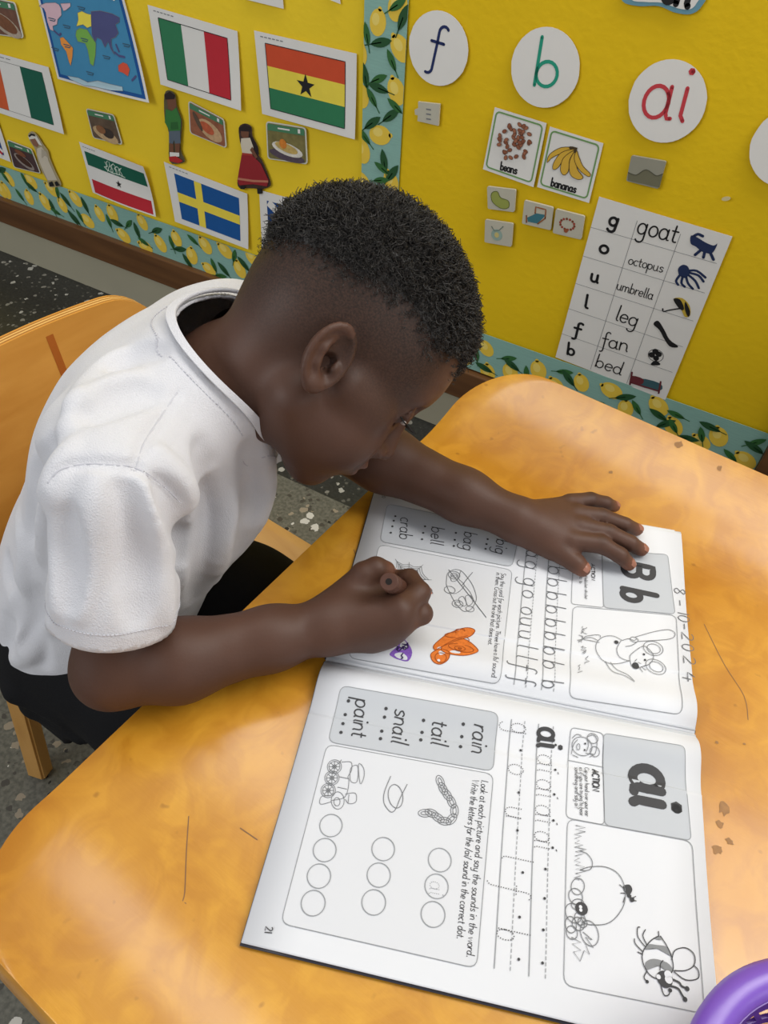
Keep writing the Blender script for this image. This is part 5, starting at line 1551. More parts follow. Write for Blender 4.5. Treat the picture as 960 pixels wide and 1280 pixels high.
K1 = crop(0, 130, 4.8); K2 = crop(0, 220, 3); K3 = crop(180, 0, 2.909); K4 = crop(520, 420, 2.182)
def E2(Kc, L): return [(*Kc([(x, y)])[0], a) for x, y, a in L]
xe = wall_px(513, 5)[0]; zb0, zb1 = .173, .2585
border('lemon-patterned border strip along the bottom of the flag board', -3.0, XB - .012, zb0, zb1, .0052,
       E2(K1, [(65, 445, 2.2), (45, 515, 1.8), (195, 455, 2.4), (185, 555, 1.6), (280, 582, 2.0), (320, 505, 2.6), (385, 600, 1.9)]) +
       E2(K2, [(290, 82, 2.4), (335, 165, 2.8), (380, 138, 1.9), (428, 138, 1.8), (470, 220, 2.7), (540, 170, 2.0), (552, 262, 2.9), (608, 250, 2.1), (668, 232, 1.8), (726, 295, 1.5), (776, 256, 2.2), (790, 345, 2.7), (850, 275, 2.6), (905, 345, 1.9), (950, 300, 2.2), (12, 48, 2.0)]),
       E2(K1, [(40, 430, 2.2), (20, 390, .4), (155, 440, 1.9), (195, 490, 2.7), (130, 540, 2.2), (325, 610, 1.8), (345, 640, 2.9), (405, 570, 2.3), (355, 520, 1.4), (460, 680, 2.4), (490, 665, 2.0)]) +
       E2(K2, [(325, 105, 1.9), (415, 165, 1.8), (445, 172, 3.0), (490, 175, .8), (520, 200, 1.8), (545, 242, 2.8), (595, 200, .5), (650, 245, 1.8), (682, 270, .3), (730, 235, 2.6), (710, 315, 2.2), (808, 330, 1.9), (845, 345, 2.4), (885, 295, 1.3), (920, 325, 2.4), (835, 370, .2), (280, 150, 2.2)]))
xl0, xl1 = wall_px(458, 5)[0], wall_px(512, 20)[0]
border('lemon-patterned border strip running upright between the two boards', xl0, xl1, zb1, 1.5, .0062,
       E2(K3, [(858, 78, 1.4), (940, 172, 2.3), (925, 328, 2.0), (798, 345, 1.7), (865, 487, .2), (800, 545, 1.8), (905, 655, 2.0), (800, 660, 2.3), (930, 20, 1.2), (790, 190, 1.8)]),
       E2(K3, [(818, 120, 1.8), (870, 150, .3), (908, 215, 2.1), (812, 272, 1.8), (862, 282, .5), (860, 315, 3.0), (836, 350, 2.2), (905, 415, .7), (920, 380, 2.6), (838, 442, .7), (808, 490, 2.4), (880, 580, 1.8), (872, 606, 2.7), (910, 625, 1.0), (930, 14, .6), (950, 60, 1.2), (870, 650, .3)]))
border('lemon-patterned border strip along the bottom of the letter board', xl1 - .03, .117, zb0 + .004, zb1 + .006, .0074,
       E2(K4, [(195, 28, 2.4), (200, 95, 1.8), (338, 88, 1.9), (455, 122, 2.0), (385, 132, 2.3), (537, 143, 2.9), (575, 192, 1.8), (665, 185, 2.4), (828, 268, 2.0), (780, 282, 2.6), (900, 332, 2.6), (262, 95, 2.0), (140, 50, 2.0), (705, 240, 2.2), (100, 20, 2.2), (40, -20, 2.0)]),
       E2(K4, [(170, 45, 1.8), (190, 80, 2.9), (258, 55, .4), (265, 72, 2.7), (306, 95, 1.8), (345, 118, 3.0), (410, 92, .3), (420, 108, 2.4), (495, 178, .5), (575, 160, .5), (605, 188, 2.3), (665, 208, 2.8), (712, 207, 3.0), (685, 232, .8), (705, 238, 2.3), (805, 240, 3.0), (782, 262, 2.0), (745, 272, .2), (932, 282, .8), (925, 296, 2.8), (860, 318, 2.6), (110, 75, 2.0)]))
# pale scuff on the yellow paper
S = Surf(wall_px, lambda x, z, d: (x, WY - .0072 - d, z)); i = Ink(S, 0); i.disc(wall_px(909, 246), .006, .003, .4)
o = i.build('scuff_mark', ink('scuff', 214, 200, 150), None); backed(o, .0003)
tag(o, 'tiny pale scuff mark on the yellow paper beside the word sheet', 'tape')
# ------------------------------------------------------------------ open workbook
sl, sr = at_z(407, 823, DZ + .004)[:2], at_z(870, 915, DZ + .004)[:2]
b_s = nrm(sr - sl); b_t = np.array([-b_s[1], b_s[0]])            # along the spine (page foot -> page head), towards the wall
PH = float(np.linalg.norm(sr - sl)); PW20 = .209; PW21 = .212
def page_z(t):
    a = abs(t)
    return DZ + .0046 + .0062 * math.exp(-((a - .020) / .016) ** 2) - .0050 * math.exp(-(a / .007) ** 2) + (.0010 * math.sin(a * 40) if a > .05 else 0)
def page_px(px, py):
    p = at_z(px, py, DZ + .0046)
    for _ in range(3):
        q = p[:2] - sl; t = float(q @ b_t); p = at_z(px, py, page_z(t))
    q = p[:2] - sl
    return np.array([float(q @ b_s), float(q @ b_t)])
def page_3d(s_, t, d):
    p = sl + b_s * s_ + b_t * t
    return (p[0], p[1], page_z(t) + d)
PAGE = Surf(page_px, page_3d)
def Pp(P): return [page_px(*p) for p in P]
book = empty('workbook', (float((sl + sr)[0] / 2), float((sl + sr)[1] / 2), DZ), 0)
tag(book, 'open phonics workbook with coloured-in pictures lying on the desk', 'book')
page_m = mat('page_white', (221, 223, 227), .6, .3, .02, 12)
page_b = mat('page_under', (200, 203, 208), .6, .3, .03, 60)
cover_m = mat('book_cover', (60, 60, 70), .4, .4)
def page_mesh(name, t0, t1, s0, s1, dz, material, label=None, thick=.0003, dog=False):
    nt_, ns = 140, 8; V, F = [], []
    for j in range(nt_ + 1):
        t = t0 + (t1 - t0) * j / nt_
        for i in range(ns + 1):
            s_ = s0 + (s1 - s0) * i / ns
            tt = t
            if dog and i == ns and j >= nt_ - 1: s_ -= .006
            p_ = page_3d(s_, tt, dz); V.append((p_[0], p_[1], max(p_[2], DZ + .0036 + dz * 1.0 if dz < 0 else 0)))
        if j:
            for i in range(ns): a = (j - 1) * (ns + 1) + i; F.append((a, a + 1, a + ns + 2, a + ns + 1))
    o = mesh_obj(name, V, F, material, smooth=True)
    backed(o, thick, (0, 0, 1))
    put(o, book)
    if label: o['label'] = label
    return o
pg20 = page_mesh('page', .0, PW20, 0, PH, 0, page_m, 'page with letter b exercises and coloured drawings', dog=True)
pg21 = page_mesh('page', .0, -PW21, 0, PH, 0, page_m, 'page with letters ai exercises')
for k in range(3):
    page_mesh('under_page', .002, PW20 - .0006 * k - .0004, .0006 * k, PH - .0006 * k, -.0007 - .0007 * k, page_b)
    page_mesh('under_page', -.002, -PW21 + .0012 - .0006 * k + .0006, -.0004 * k, PH - .0008 * k, -.0007 - .0007 * k, page_b)
page_mesh('cover', .001, PW20 + .0012, -.0012, PH + .0008, -.0028, cover_m, thick=.0006)
page_mesh('cover', -.001, -PW21 - .0012, -.0012, PH + .0008, -.0028, cover_m, thick=.0006)
grey_pan = mat('panel_grey', (188, 192, 197), .6, .3); line_m = mat('line_grey', (146, 149, 152), .6, .3); text_m = mat('text_dark', (62, 62, 64), .6, .3)
soft_m = mat('panel_pale', (214, 216, 220), .6, .3); pencil = mat('pencil_grey', (96, 98, 102), .5, .4); draw_m = mat('drawing_line', (116, 118, 121), .6, .3)
def on(o, page): o.parent = page; return o                   # printed on that page (page meshes are in world space through the book)
def rounded_px(Q, r=.006, n=4):
    """rounded quad from four photo corners (round order)"""
    C = [np.array(c) for c in Pp(Q)]; out = []
    for k in range(4):
        p, a, b = C[k], C[k - 1], C[(k + 1) % 4]; u = nrm(a - p); v = nrm(b - p)
        for i in range(n + 1):
            t = i / n; out.append((1 - t) ** 2 * (p + u * r) + 2 * t * (1 - t) * p + t * t * (p + v * r))
    return out
def panel(page, Q, fill=None, outline=True, r=.006, w=.0005):
    P = rounded_px(Q, r)
    if fill:
        C = [np.array(c) for c in Pp(Q)]; e = .0004
        i = Ink(PAGE, .0003)
        # follow the page: cut the rounded shape into strips across t
        ts = np.linspace(0, 1, 90); L = [C[0] * (1 - t) + C[3] * t for t in ts]; Rr_ = [C[1] * (1 - t) + C[2] * t for t in ts]
        hgt = np.linalg.norm(C[3] - C[0]); prev = None
        for k, t in enumerate(ts):
            dd = min(t, 1 - t) * hgt; ins = r - math.sqrt(max(0, r * r - (r - dd) ** 2)) if dd < r else 0
            d_ = nrm(Rr_[k] - L[k]); a, b = L[k] + d_ * ins, Rr_[k] - d_ * ins
            ids = [i._v(*(a + (b - a) * q / 6)) for q in range(7)]
            if prev:
                for q in range(6): i.F.append((prev[q], prev[q + 1], ids[q + 1], ids[q]))
            prev = ids
        on(i.build('panel', fill, None), page)
    if outline:
        i = Ink(PAGE, .0005); i.line(P + [P[0]], w); on(i.build('panel_outline', line_m, None), page)
def text(page, name, txt, A, B, xh, w, m_=None, slant=.12, dotted=False):
    i = Ink(PAGE, .0006); i.text(txt, page_px(*A), page_px(*B), xh, w, slant, dotted); on(i.build(name, m_ or text_m, None), page)
def dots(page, P, r):
    strokes(page, 'sound_dots', text_m, [], 0, discs=[(p, r) for p in P])['kind'] = 'stuff'
def strokes(page, name, m_, lines, w, smooth=True, lift=.0007, discs=(), polys=(), circ=()):
    i = Ink(PAGE, lift)
    for P in polys:
        Q = Pp(smooth_line(P + [P[0]], 3)[:-1]); i.fan(tuple(np.mean(Q, 0)), [tuple(q) for q in Q])
    for P in lines: Q = Pp(P); i.line(smooth_line(Q, 4) if smooth and len(Q) > 2 else Q, w)
    for c, r in discs: i.disc(page_px(*c), r, n=12)
    for c, r, r2, a in circ:
        q = page_px(*c); i.line([(q[0] + r * math.cos(t) * math.cos(a) - r2 * math.sin(t) * math.sin(a), q[1] + r * math.cos(t) * math.sin(a) + r2 * math.sin(t) * math.cos(a)) for t in np.linspace(0, 6.2832, 25)], w)
    return on(i.build(name, m_, None), page)
MP = .00076     # metres per photo pixel on the page, about
# ---- left page (p. 20): words
A1 = crop(430, 600, 3.556); A2 = crop(630, 600, 3.692)
panel(pg20, [(484, 630), (650, 664), (640, 709), (475, 677)], grey_pan)
for wd, a, b in (('crab', (252, 166), (246, 266)), ('bell', (390, 208), (384, 288)), ('bag', (535, 230), (527, 314)), ('big', (678, 262), (670, 330))):
    text(pg20, 'printed_word', wd, *A1([a, b]), .0066, .0009)
dots(pg20, A1([(228, 163), (221, 183), (215, 208), (208, 236), (360, 208), (352, 237), (347, 265), (497, 237), (492, 268), (488, 295), (638, 265), (633, 287), (629, 308)]), .0011)
panel(pg20, A1([(158, 288), (748, 402), (690, 910), (18, 792)]), soft_m)
text(pg20, 'instruction', 'Say the word for each picture. Three have a /b/ sound', *A1([(700, 415), (655, 880)]), .0022, .00038, slant=0)
text(pg20, 'instruction', 'in them. Cross out the one that does not.', *A1([(678, 412), (640, 735)]), .0022, .00038, slant=0)
text(pg20, 'page_number', '20', *A1([(170, 64), (168, 82)]), .0018, .0004, slant=0)
# spider web and spider
hub = (285, 440); tips = [(228, 353), (290, 367), (352, 378), (390, 446), (205, 400)]
L = [A1([hub, t]) for t in tips]
for k in range(1, 8):
    f_ = k / 8; ring = [(hub[0] + (t[0] - hub[0]) * f_, hub[1] + (t[1] - hub[1]) * f_) for t in (tips[4], tips[0], tips[1], tips[2], tips[3])]
    for a, b in zip(ring, ring[1:]):
        m_ = ((a[0] + b[0]) / 2 + (hub[0] - (a[0] + b[0]) / 2) * .12, (a[1] + b[1]) / 2 + (hub[1] - (a[1] + b[1]) / 2) * .12); L.append(A1([a, m_, b]))
strokes(pg20, 'web_drawing', draw_m, L, .0004)
crayon_o = mat('crayon_orange', (214, 116, 46), .7, .2, .35, 350); crayon_od = mat('crayon_orange_dark', (150, 72, 26), .7, .2, .2, 300); crayon_p = mat('crayon_purple', (128, 88, 178), .7, .2, .35, 350); crayon_r = mat('crayon_rust', (196, 112, 76), .7, .2, .35, 350)
strokes(pg20, 'spider_colouring', crayon_r, [], 0, polys=[A1([(352, 485), (368, 474), (388, 484), (392, 505), (372, 516), (354, 512)])], lift=.0005)
strokes(pg20, 'web_colouring', crayon_r, [], 0, polys=[A1([(205, 395), (240, 400), (262, 430), (230, 440), (205, 420)])], lift=.0005)
strokes(pg20, 'spider_drawing', draw_m, [A1([(345, 450), (362, 475), (350, 500)]), A1([(340, 470), (385, 490), (395, 508)])], .0005, circ=[(A1([(372, 495)])[0], .004, .003, .5)])
# car, crossed out
car = A1([(456, 445), (462, 415), (490, 400), (520, 405), (546, 432), (572, 470), (588, 520), (582, 550), (562, 578), (535, 586), (512, 568), (490, 540), (470, 502), (456, 470), (456, 445)])
strokes(pg20, 'car_drawing', draw_m, [car, A1([(535, 470), (560, 500), (582, 548)]), A1([(520, 405), (510, 440), (535, 470), (500, 505), (470, 500)]), A1([(540, 520), (562, 515), (572, 545), (550, 560), (540, 520)]), A1([(510, 530), (530, 520), (545, 555), (525, 560), (510, 530)]), A1([(475, 430), (500, 425), (505, 445), (480, 452), (475, 430)])], .0005,
        circ=[(A1([(490, 425)])[0], .0052, .0044, 0), (A1([(490, 425)])[0], .003, .0024, 0), (A1([(470, 490)])[0], .0048, .0040, 0), (A1([(505, 552)])[0], .0048, .0040, 0), (A1([(505, 552)])[0], .0026, .0022, 0), (A1([(560, 575)])[0], .0036, .003, 0)])
strokes(pg20, 'pencil_cross', pencil, [A1([(465, 400), (545, 500), (632, 613)]), A1([(572, 412), (548, 440), (525, 470)])], .0006)
# butterfly coloured orange
wings = [[(400, 735), (450, 692), (500, 668), (550, 658), (582, 670), (560, 697), (500, 715), (440, 740), (405, 757)], [(440, 740), (500, 708), (550, 715), (595, 755), (580, 772), (530, 782), (470, 775), (435, 760)], [(390, 770), (430, 752), (468, 768), (462, 800), (430, 820), (400, 812), (386, 790)]]
for k, P in enumerate(wings):
    strokes(pg20, 'butterfly_colouring', crayon_o, [], 0, polys=[A1(P)], lift=.00045 + .00004 * k)
strokes(pg20, 'butterfly_drawing', crayon_od, [A1(P + [P[0]]) for P in wings] + [A1([(545, 700), (556, 712), (550, 722)])], .0006,
        circ=[(A1([(515, 675)])[0], .0042, .0020, .25), (A1([(515, 750)])[0], .0044, .0026, .1), (A1([(515, 750)])[0], .0014, .001, .1), (A1([(430, 790)])[0], .0046, .0042, 0), (A1([(500, 690)])[0], .010, .0030, .3), (A1([(520, 748)])[0], .0105, .0044, 0)])
strokes(pg20, 'butterfly_spots', crayon_od, [], 0, discs=[(A1([(515, 750)])[0], .0014), (A1([(515, 675)])[0], .0010)], lift=.0005)
# purple scribble
strokes(pg20, 'purple_colouring', crayon_p, [], 0, polys=[A1([(203, 772), (240, 738), (262, 708), (290, 735), (303, 770), (285, 806), (245, 800), (215, 787)])], lift=.0005)
strokes(pg20, 'purple_colouring', crayon_p, [], 0, polys=[A1([(305, 640), (325, 630), (336, 645), (330, 660), (310, 655)])], lift=.0005)
rs = random.Random(9); L = []
for k in range(12):
    x, y = rs.uniform(230, 285), rs.uniform(730, 790); L.append(A1([(x, y), (x + rs.uniform(-18, 18), y + rs.uniform(-14, 14)), (x + rs.uniform(-22, 22), y + rs.uniform(-18, 18))]))
strokes(pg20, 'purple_scribble', mat('crayon_dark_purple', (52, 36, 84), .7, .2), L, .0009)
# writing practice lines
def rule(page, A, B, w=.0006, dashed=False):
    i = Ink(PAGE, .0005); P = Pp([A, B])
    if dashed: i.dashes(P, w, .0022, .0012)
    else: i.line(P, w, caps=False)
    on(i.build('dashed_rule' if dashed else 'rule', line_m, None), page)
rule(pg20, *A2([(207, 340), (172, 970)])); rule(pg20, *A2([(258, 360), (228, 978)]), .0005, True)
rule(pg20, *A2([(106, 300), (45, 945)])); rule(pg20, *A2([(156, 320), (100, 958)]), .0005, True)
def along(P, Q, y):
    """point of the ruled line P-Q at height y of the enlarged view"""
    t = (y - P[1]) / (Q[1] - P[1]); return (P[0] + (Q[0] - P[0]) * t, y)
def letters(page, name, Kc, P, Q, items, xh, w, m_, dotted=False, adv=.8):
    for ch, y0, ln in items:
        text(page, name, ch, *Kc([along(P, Q, y0), along(P, Q, y0 + ln)]), xh, w, m_, .02, dotted)
letters(pg20, 'pencil_letter', A2, (207, 340), (172, 970), [('b', y, 44) for y in (395, 450, 512, 574, 636, 697, 764, 828, 922)], .0092, .0007, pencil)
letters(pg20, 'pencil_letter', A2, (106, 300), (45, 945), [('a', 322, 38), ('g', 372, 42), ('g', 450, 42), ('o', 505, 40), ('o', 582, 40), ('u', 630, 46), ('u', 690, 46), ('l', 752, 26), ('l', 800, 26), ('f', 842, 36), ('f', 905, 36)], .0092, .0007, pencil)
# big letter panel, action box
panel(pg20, A2([(452, 325), (755, 345), (790, 620), (460, 590)]), grey_pan, r=.004)
text(pg20, 'bold_letter', 'B', *A2([(553, 374), (549, 446)]), .0142, .0056, slant=0)
text(pg20, 'bold_letter', 'b', *A2([(548, 497), (545, 560)]), .0155, .0056, slant=0)
panel(pg20, A2([(322, 312), (452, 325), (460, 590), (310, 573)]), None, r=.003)
text(pg20, 'printed_word', 'ACTION', *A2([(402, 388), (404, 466)]), .0017, .0006, slant=0)
text(pg20, 'instruction', 'and hold a bat with a bat', *A2([(372, 430), (372, 550)]), .0015, .0003, slant=0)
text(pg20, 'instruction', 'b b b', *A2([(348, 430), (348, 480)]), .0015, .0003, slant=0)
# mouse picture: a simple line-drawn mouse swinging a bat
panel(pg20, A2([(318, 583), (795, 626), (820, 1085), (297, 1005)]), None)
strokes(pg20, 'mouse_drawing', draw_m, [A2(P) for P in (
    [(605, 726), (690, 702), (755, 692), (786, 705), (784, 726), (745, 738), (620, 746)],
    [(540, 742), (520, 780), (530, 815), (560, 832), (580, 836)], [(580, 836), (500, 850), (448, 828), (424, 785), (430, 748), (462, 724), (505, 722), (545, 742)],
    [(466, 838), (500, 884), (556, 904), (602, 932), (570, 900), (520, 876), (490, 842)], [(432, 742), (400, 728), (366, 736), (404, 744), (440, 752)], [(445, 728), (436, 716), (380, 722), (366, 734)],
    [(545, 742), (575, 734), (600, 742), (612, 734)], [(560, 770), (590, 764), (615, 748)], [(592, 800), (640, 768), (668, 782), (690, 815), (672, 850), (640, 862), (604, 872), (584, 850), (580, 818), (592, 800)],
    [(625, 868), (640, 888)], [(632, 862), (655, 880)], [(612, 828), (602, 840)], [(618, 842), (632, 850)])], .0005,
    circ=[(A2([(688, 778)])[0], .0082, .0072, .3), (A2([(690, 780)])[0], .0056, .0048, .3), (A2([(700, 862)])[0], .0082, .0068, -.3), (A2([(702, 862)])[0], .0056, .0044, -.3), (A2([(600, 738)])[0], .0034, .0026, 0)])
strokes(pg20, 'mouse_drawing', text_m, [], 0, discs=[(A2([(606, 860)])[0], .0030), (A2([(645, 806)])[0], .0010), (A2([(650, 832)])[0], .0010), (A2([(518, 750)])[0], .0018)])
rs = random.Random(4); L = []
for cx, cy in ((370, 695), (352, 735), (365, 785), (385, 832), (348, 872)):
    P = [(cx + rs.uniform(-14, 14), cy - 18 + 6 * q) for q in range(7)]; L.append(A2(P))
    if cy < 800: L.append(A2([(cx + rs.uniform(-18, 18), cy - 14 + 5 * q) for q in range(7)]))
strokes(pg20, 'grass_drawing', draw_m, L, .0005, smooth=False)
# pencilled date at the head of the page
for ch, y, ln, x in (('8', 494, 36, 784), ('-', 548, 34, 788), ('1', 606, 14, 800), ('0', 620, 34, 802), ('-', 656, 34, 808), ('2', 700, 40, 818), ('0', 752, 36, 820), ('2', 808, 42, 826), ('4', 880, 52, 824)):
    text(pg20, 'pencil_date', ch, *A2([(x, y), (x + ln * .08, y + ln)]), .0052, .0007, pencil, .05)
# ---- right page (p. 21)
B1 = crop(380, 840, 3.2); B2 = crop(590, 860, 3.0); B3 = crop(300, 830, 1.4545)
panel(pg21, B1([(148, 55), (778, 165), (756, 398), (96, 280)]), grey_pan)
for wd, a, b in (('rain', (680, 208), (668, 326)), ('tail', (516, 192), (507, 292)), ('snail', (366, 145), (348, 286)), ('paint', (208, 106), (190, 262))):
    text(pg21, 'printed_word', wd, *B1([a, b]), .0072, .0011)
dots(pg21, B1([(637, 210), (631, 260), (626, 300), (478, 195), (472, 243), (467, 273), (328, 148), (322, 182), (311, 238), (306, 268), (178, 117), (165, 172), (156, 208), (148, 243)]), .0013)
panel(pg21, B1([(92, 290), (758, 410), (690, 1186)]) + B3([(74, 472)]), soft_m)
text(pg21, 'instruction', 'Look at each picture and say the sounds in the word.', *B1([(710, 434), (650, 1142)]), .0027, .00045, slant=.05)
text(pg21, 'instruction', 'Write the letters for the /ai/ sound in the correct dot.', *B1([(673, 430), (611, 1068)]), .0027, .00045, slant=.05)
text(pg21, 'page_number', '21', (332, 1158), (330.5, 1167), .0026, .0006, slant=0)
def chain_links():
    P = [(545, 440), (556, 468), (572, 492), (590, 520), (602, 556), (590, 590), (562, 598), (536, 584), (510, 566), (484, 566)]; C = []
    for k in range(len(P)):
        a, b = P[max(k - 1, 0)], P[min(k + 1, len(P) - 1)]; qa, qb = Pp(B1([a, b])); an = math.atan2(qb[1] - qa[1], qb[0] - qa[0])
        C += [(B1([P[k]])[0], .0048, .0027, an), (B1([P[k]])[0], .0030, .0012, an)]
    return C
strokes(pg21, 'chain_drawing', draw_m, [], .00045, circ=chain_links())
strokes(pg21, 'nail_drawing', draw_m, [B1([(347, 418), (322, 480), (320, 525), (345, 560), (365, 552), (385, 505), (413, 450)])], .0005, circ=[(B1([(366, 498)])[0],   .0052, .0085, .35)])
train = [[(150, 362), (188, 362), (190, 395), (176, 420), (180, 440), (165, 500), (110, 515)], [(188, 385), (215, 378), (212, 440), (186, 436), (188, 385)], [(218, 370), (238, 385), (240, 420), (225, 448), (218, 370)], [(165, 490), (205, 486), (208, 520), (180, 528), (165, 510)], [(180, 492), (176, 528)], [(140, 420), (178, 428)], [(134, 462), (172, 470)],
         [(110, 495), (70, 500), (66, 530), (110, 520)], [(145, 360), (150, 352), (140, 368)]]
tw = [(122, 380), (112, 425), (97, 475)]
strokes(pg21, 'train_drawing', draw_m, [B1(P) for P in train] + [B1([(x + 22 * math.cos(a), y + 22 * math.sin(a)), (x - 22 * math.cos(a), y - 22 * math.sin(a))]) for x, y in tw for a in (0, .8, 1.6, 2.4)], .0004,
        circ=[(B1([q])[0], r, r, 0) for q in tw for r in (.0052, .0040, .0014)] + [(B1([(135, 515)])[0], .0046, .0062, .3), (B1([(132, 520)])[0], .0022, .003, .3)])
for x, y in ((108, 615), (83, 713), (60, 817), (37, 925), (317, 709), (299, 813), (279, 922), (543, 753), (530, 858), (516, 970)):
    strokes(pg21, 'answer_circle', line_m, [], .0006, circ=[(B1([(x, y)])[0], .0078, .0078, 0)])
text(pg21, 'dotted_letters', 'ai', *B1([(505, 835), (500, 892)]), .0062, .0006, line_m, .05, True)
LA, LB = ((250, 135), (213, 1082)), ((148, 118), (83, 1053))
rule(pg21, *B2(LA)); rule(pg21, *B2([(305, 145), (275, 1095)]), .0005, True); rule(pg21, *B2(LB)); rule(pg21, *B2([(198, 125), (143, 1065)]), .0005, True)
letters(pg21, 'bold_letters', B2, *LA, [('ai', 148, 78)], .0112, .0030, text_m)
letters(pg21, 'dotted_letters', B2, *LA, [('ai', y, 74) for y in (245, 338, 434, 532)], .0104, .0008, text_m, True)
dots(pg21, B2([(275, 680), (272, 790), (267, 908), (264, 1032), (182, 235), (175, 393), (170, 535), (190, 693), (178, 860), (175, 1018), (312, 308), (308, 400), (305, 498), (302, 600), (313, 215)]), .0009)
letters(pg21, 'dotted_letters', B2, *LB, [('g', 128, 48), ('o', 280, 46), ('u', 440, 52), ('l', 618, 30), ('f', 728, 44), ('b', 896, 52)], .0112, .0008, text_m, True)
panel(pg21, B2([(493, 170), (796, 218), (822, 573), (497, 515)]), grey_pan, r=.004)
text(pg21, 'bold_letters', 'ai', *B2([(602, 288), (604, 446)]), .0205, .0070, slant=0)
panel(pg21, B2([(370, 148), (493, 170), (497, 515), (352, 487)]), None, r=.004)
rule(pg21, *B2([(361, 272), (493, 298)]), .0005)
text(pg21, 'printed_word', 'ACTION', *B2([(450, 305), (452, 388)]), .0026, .0009, slant=0)
for tx, x, y1 in (('Cup your hand over your ear', 422, 482), ('as if you are trying to hear', 402, 480), ('something and say ai?', 384, 452)):
    text(pg21, 'instruction', tx, *B2([(x, 298), (x + 2, y1)]), .0017, .0003, slant=0)
strokes(pg21, 'portrait_drawing', draw_m, [B2(P) for P in ([(430, 185), (455, 178), (468, 200), (462, 245), (440, 260)], [(372, 250), (380, 215), (395, 195)], [(375, 190), (392, 175), (410, 180)], [(455, 250), (425, 245)], [(430, 190), (436, 215), (428, 240)], [(398, 262), (376, 252)])], .00045,
        circ=[(B2([(412, 220)])[0], .0075, .0066, 0), (B2([(452, 190)])[0], .004, .0036, 0), (B2([(460, 240)])[0], .0034, .0036, 0), (B2([(398, 222)])[0], .0012, .0022, 0)])
strokes(pg21, 'portrait_drawing', text_m, [], 0, discs=[(B2([(424, 210)])[0], .0007), (B2([(422, 234)])[0], .0007)])
panel(pg21, B2([(358, 490), (826, 576), (872, 1222), (343, 1115)]), None)
# ant hill and bee
strokes(pg21, 'hill_drawing', draw_m, [B2([(404, 684), (440, 672), (500, 672), (548, 698), (572, 750), (570, 810), (540, 860), (500, 886), (440, 888), (410, 876)]), B2([(404, 612), (430, 622), (450, 650), (446, 678), (424, 686), (404, 682)])], .0005)
rs = random.Random(6); P = []
for k in range(26): P.append((386 + (28 + 14 * math.sin(k * .7)) * (k % 2) + rs.uniform(-3, 3), 516 + k * 8.2))
strokes(pg21, 'grass_drawing', draw_m, [B2(P)], .0005, smooth=False)
strokes(pg21, 'stones_drawing', draw_m, [B2([(372, 935), (408, 955), (376, 960), (408, 985), (380, 990), (405, 1025), (420, 985), (440, 1000), (425, 960), (455, 975), (425, 935), (450, 945), (415, 915)])], .0005, smooth=False,
        circ=[(B2([(x, y)])[0], a, b, r) for x, y, a, b, r in ((396, 745, .0056, .0042, 1.2), (388, 782, .0046, .0050, 0), (396, 812, .0044, .0032, .5), (380, 845, .0052, .0060, .4), (404, 865, .0034, .004, .2), (370, 888, .0036, .0050, 0), (398, 885, .0040, .0040, 0), (414, 880, .0030, .0030, 0), (374, 918, .0036, .0040, 0), (440, 920, .0058, .0075, .2))])
strokes(pg21, 'ant_drawing', text_m, [B2([(572, 755), (552, 738)]), B2([(576, 770), (556, 770)]), B2([(572, 785), (566, 806)]), B2([(600, 795), (616, 800)]), B2([(598, 790), (614, 782)])], .0005, polys=[B2([(566, 745), (588, 738), (600, 755), (592, 775), (576, 772)]), B2([(582, 772), (596, 778), (594, 788), (582, 784)]), B2([(590, 786), (606, 788), (606, 802), (594, 802)])])
strokes(pg21, 'hill_ant_drawing', text_m, [], 0, discs=[(B2([(410, 828)])[0], .0042)])  # the ant on the hill, printed as a dark disc
strokes(pg21, 'ant_eyes', page_m, [], 0, lift=.0009, discs=[(B2([(406, 822)])[0], .0011), (B2([(407, 834)])[0], .0011)])
bee = [(700, 930), (668, 950), (640, 990), (640, 1030), (660, 1070), (690, 1090), (720, 1086), (752, 1060), (748, 1010), (728, 965), (705, 930)]
strokes(pg21, 'bee_drawing', text_m, [B2(bee), B2([(748, 1020), (760, 985), (800, 975), (832, 1000), (832, 1040), (800, 1060), (756, 1060)]), B2([(756, 1064), (800, 1095), (846, 1090), (848, 1060), (832, 1042)]), B2([(640, 990), (612, 960), (608, 940)]), B2([(648, 970), (622, 935), (620, 900), (630, 898)]), B2([(656, 965), (640, 930), (650, 906)]), B2([(640, 1000), (620, 990)]), B2([(656, 1060), (644, 1085), (656, 1102)]),
        B2([(706, 1110), (718, 1150), (736, 1152), (744, 1130)]), B2([(700, 930), (698, 912)]), B2([(704, 1060), (706, 1035), (716, 1022)])], .0006)
strokes(pg21, 'bee_stripe', mat('bee_grey', (130, 132, 134), .6), [], 0, polys=[B2([(660, 962), (690, 964), (730, 972), (748, 1008), (716, 986), (676, 976), (650, 982)]), B2([(650, 1030), (680, 1016), (730, 1030), (752, 1056), (742, 1070), (712, 1044), (678, 1040), (656, 1058)]), B2([(684, 940), (704, 930), (708, 946)])], lift=.0005)
strokes(pg21, 'bee_head', text_m, [B2([(748, 1092), (776, 1105), (785, 1118), (806, 1128)]), B2([(744, 1118), (772, 1128), (786, 1150), (798, 1168)])], .0011, polys=[B2([(690, 1080), (706, 1062), (732, 1064), (750, 1086), (748, 1116), (728, 1126), (704, 1112)])], discs=[(B2([(806, 1128)])[0], .0014), (B2([(798, 1168)])[0], .0014), (B2([(656, 1102)])[0], .0010), (B2([(742, 1134)])[0], .0012)])
strokes(pg21, 'bee_eyes', page_m, [], 0, lift=.0009, discs=[(B2([(734, 1076)])[0], .0024), (B2([(736, 1094)])[0], .0024), (B2([(698, 1084)])[0], .0014)])
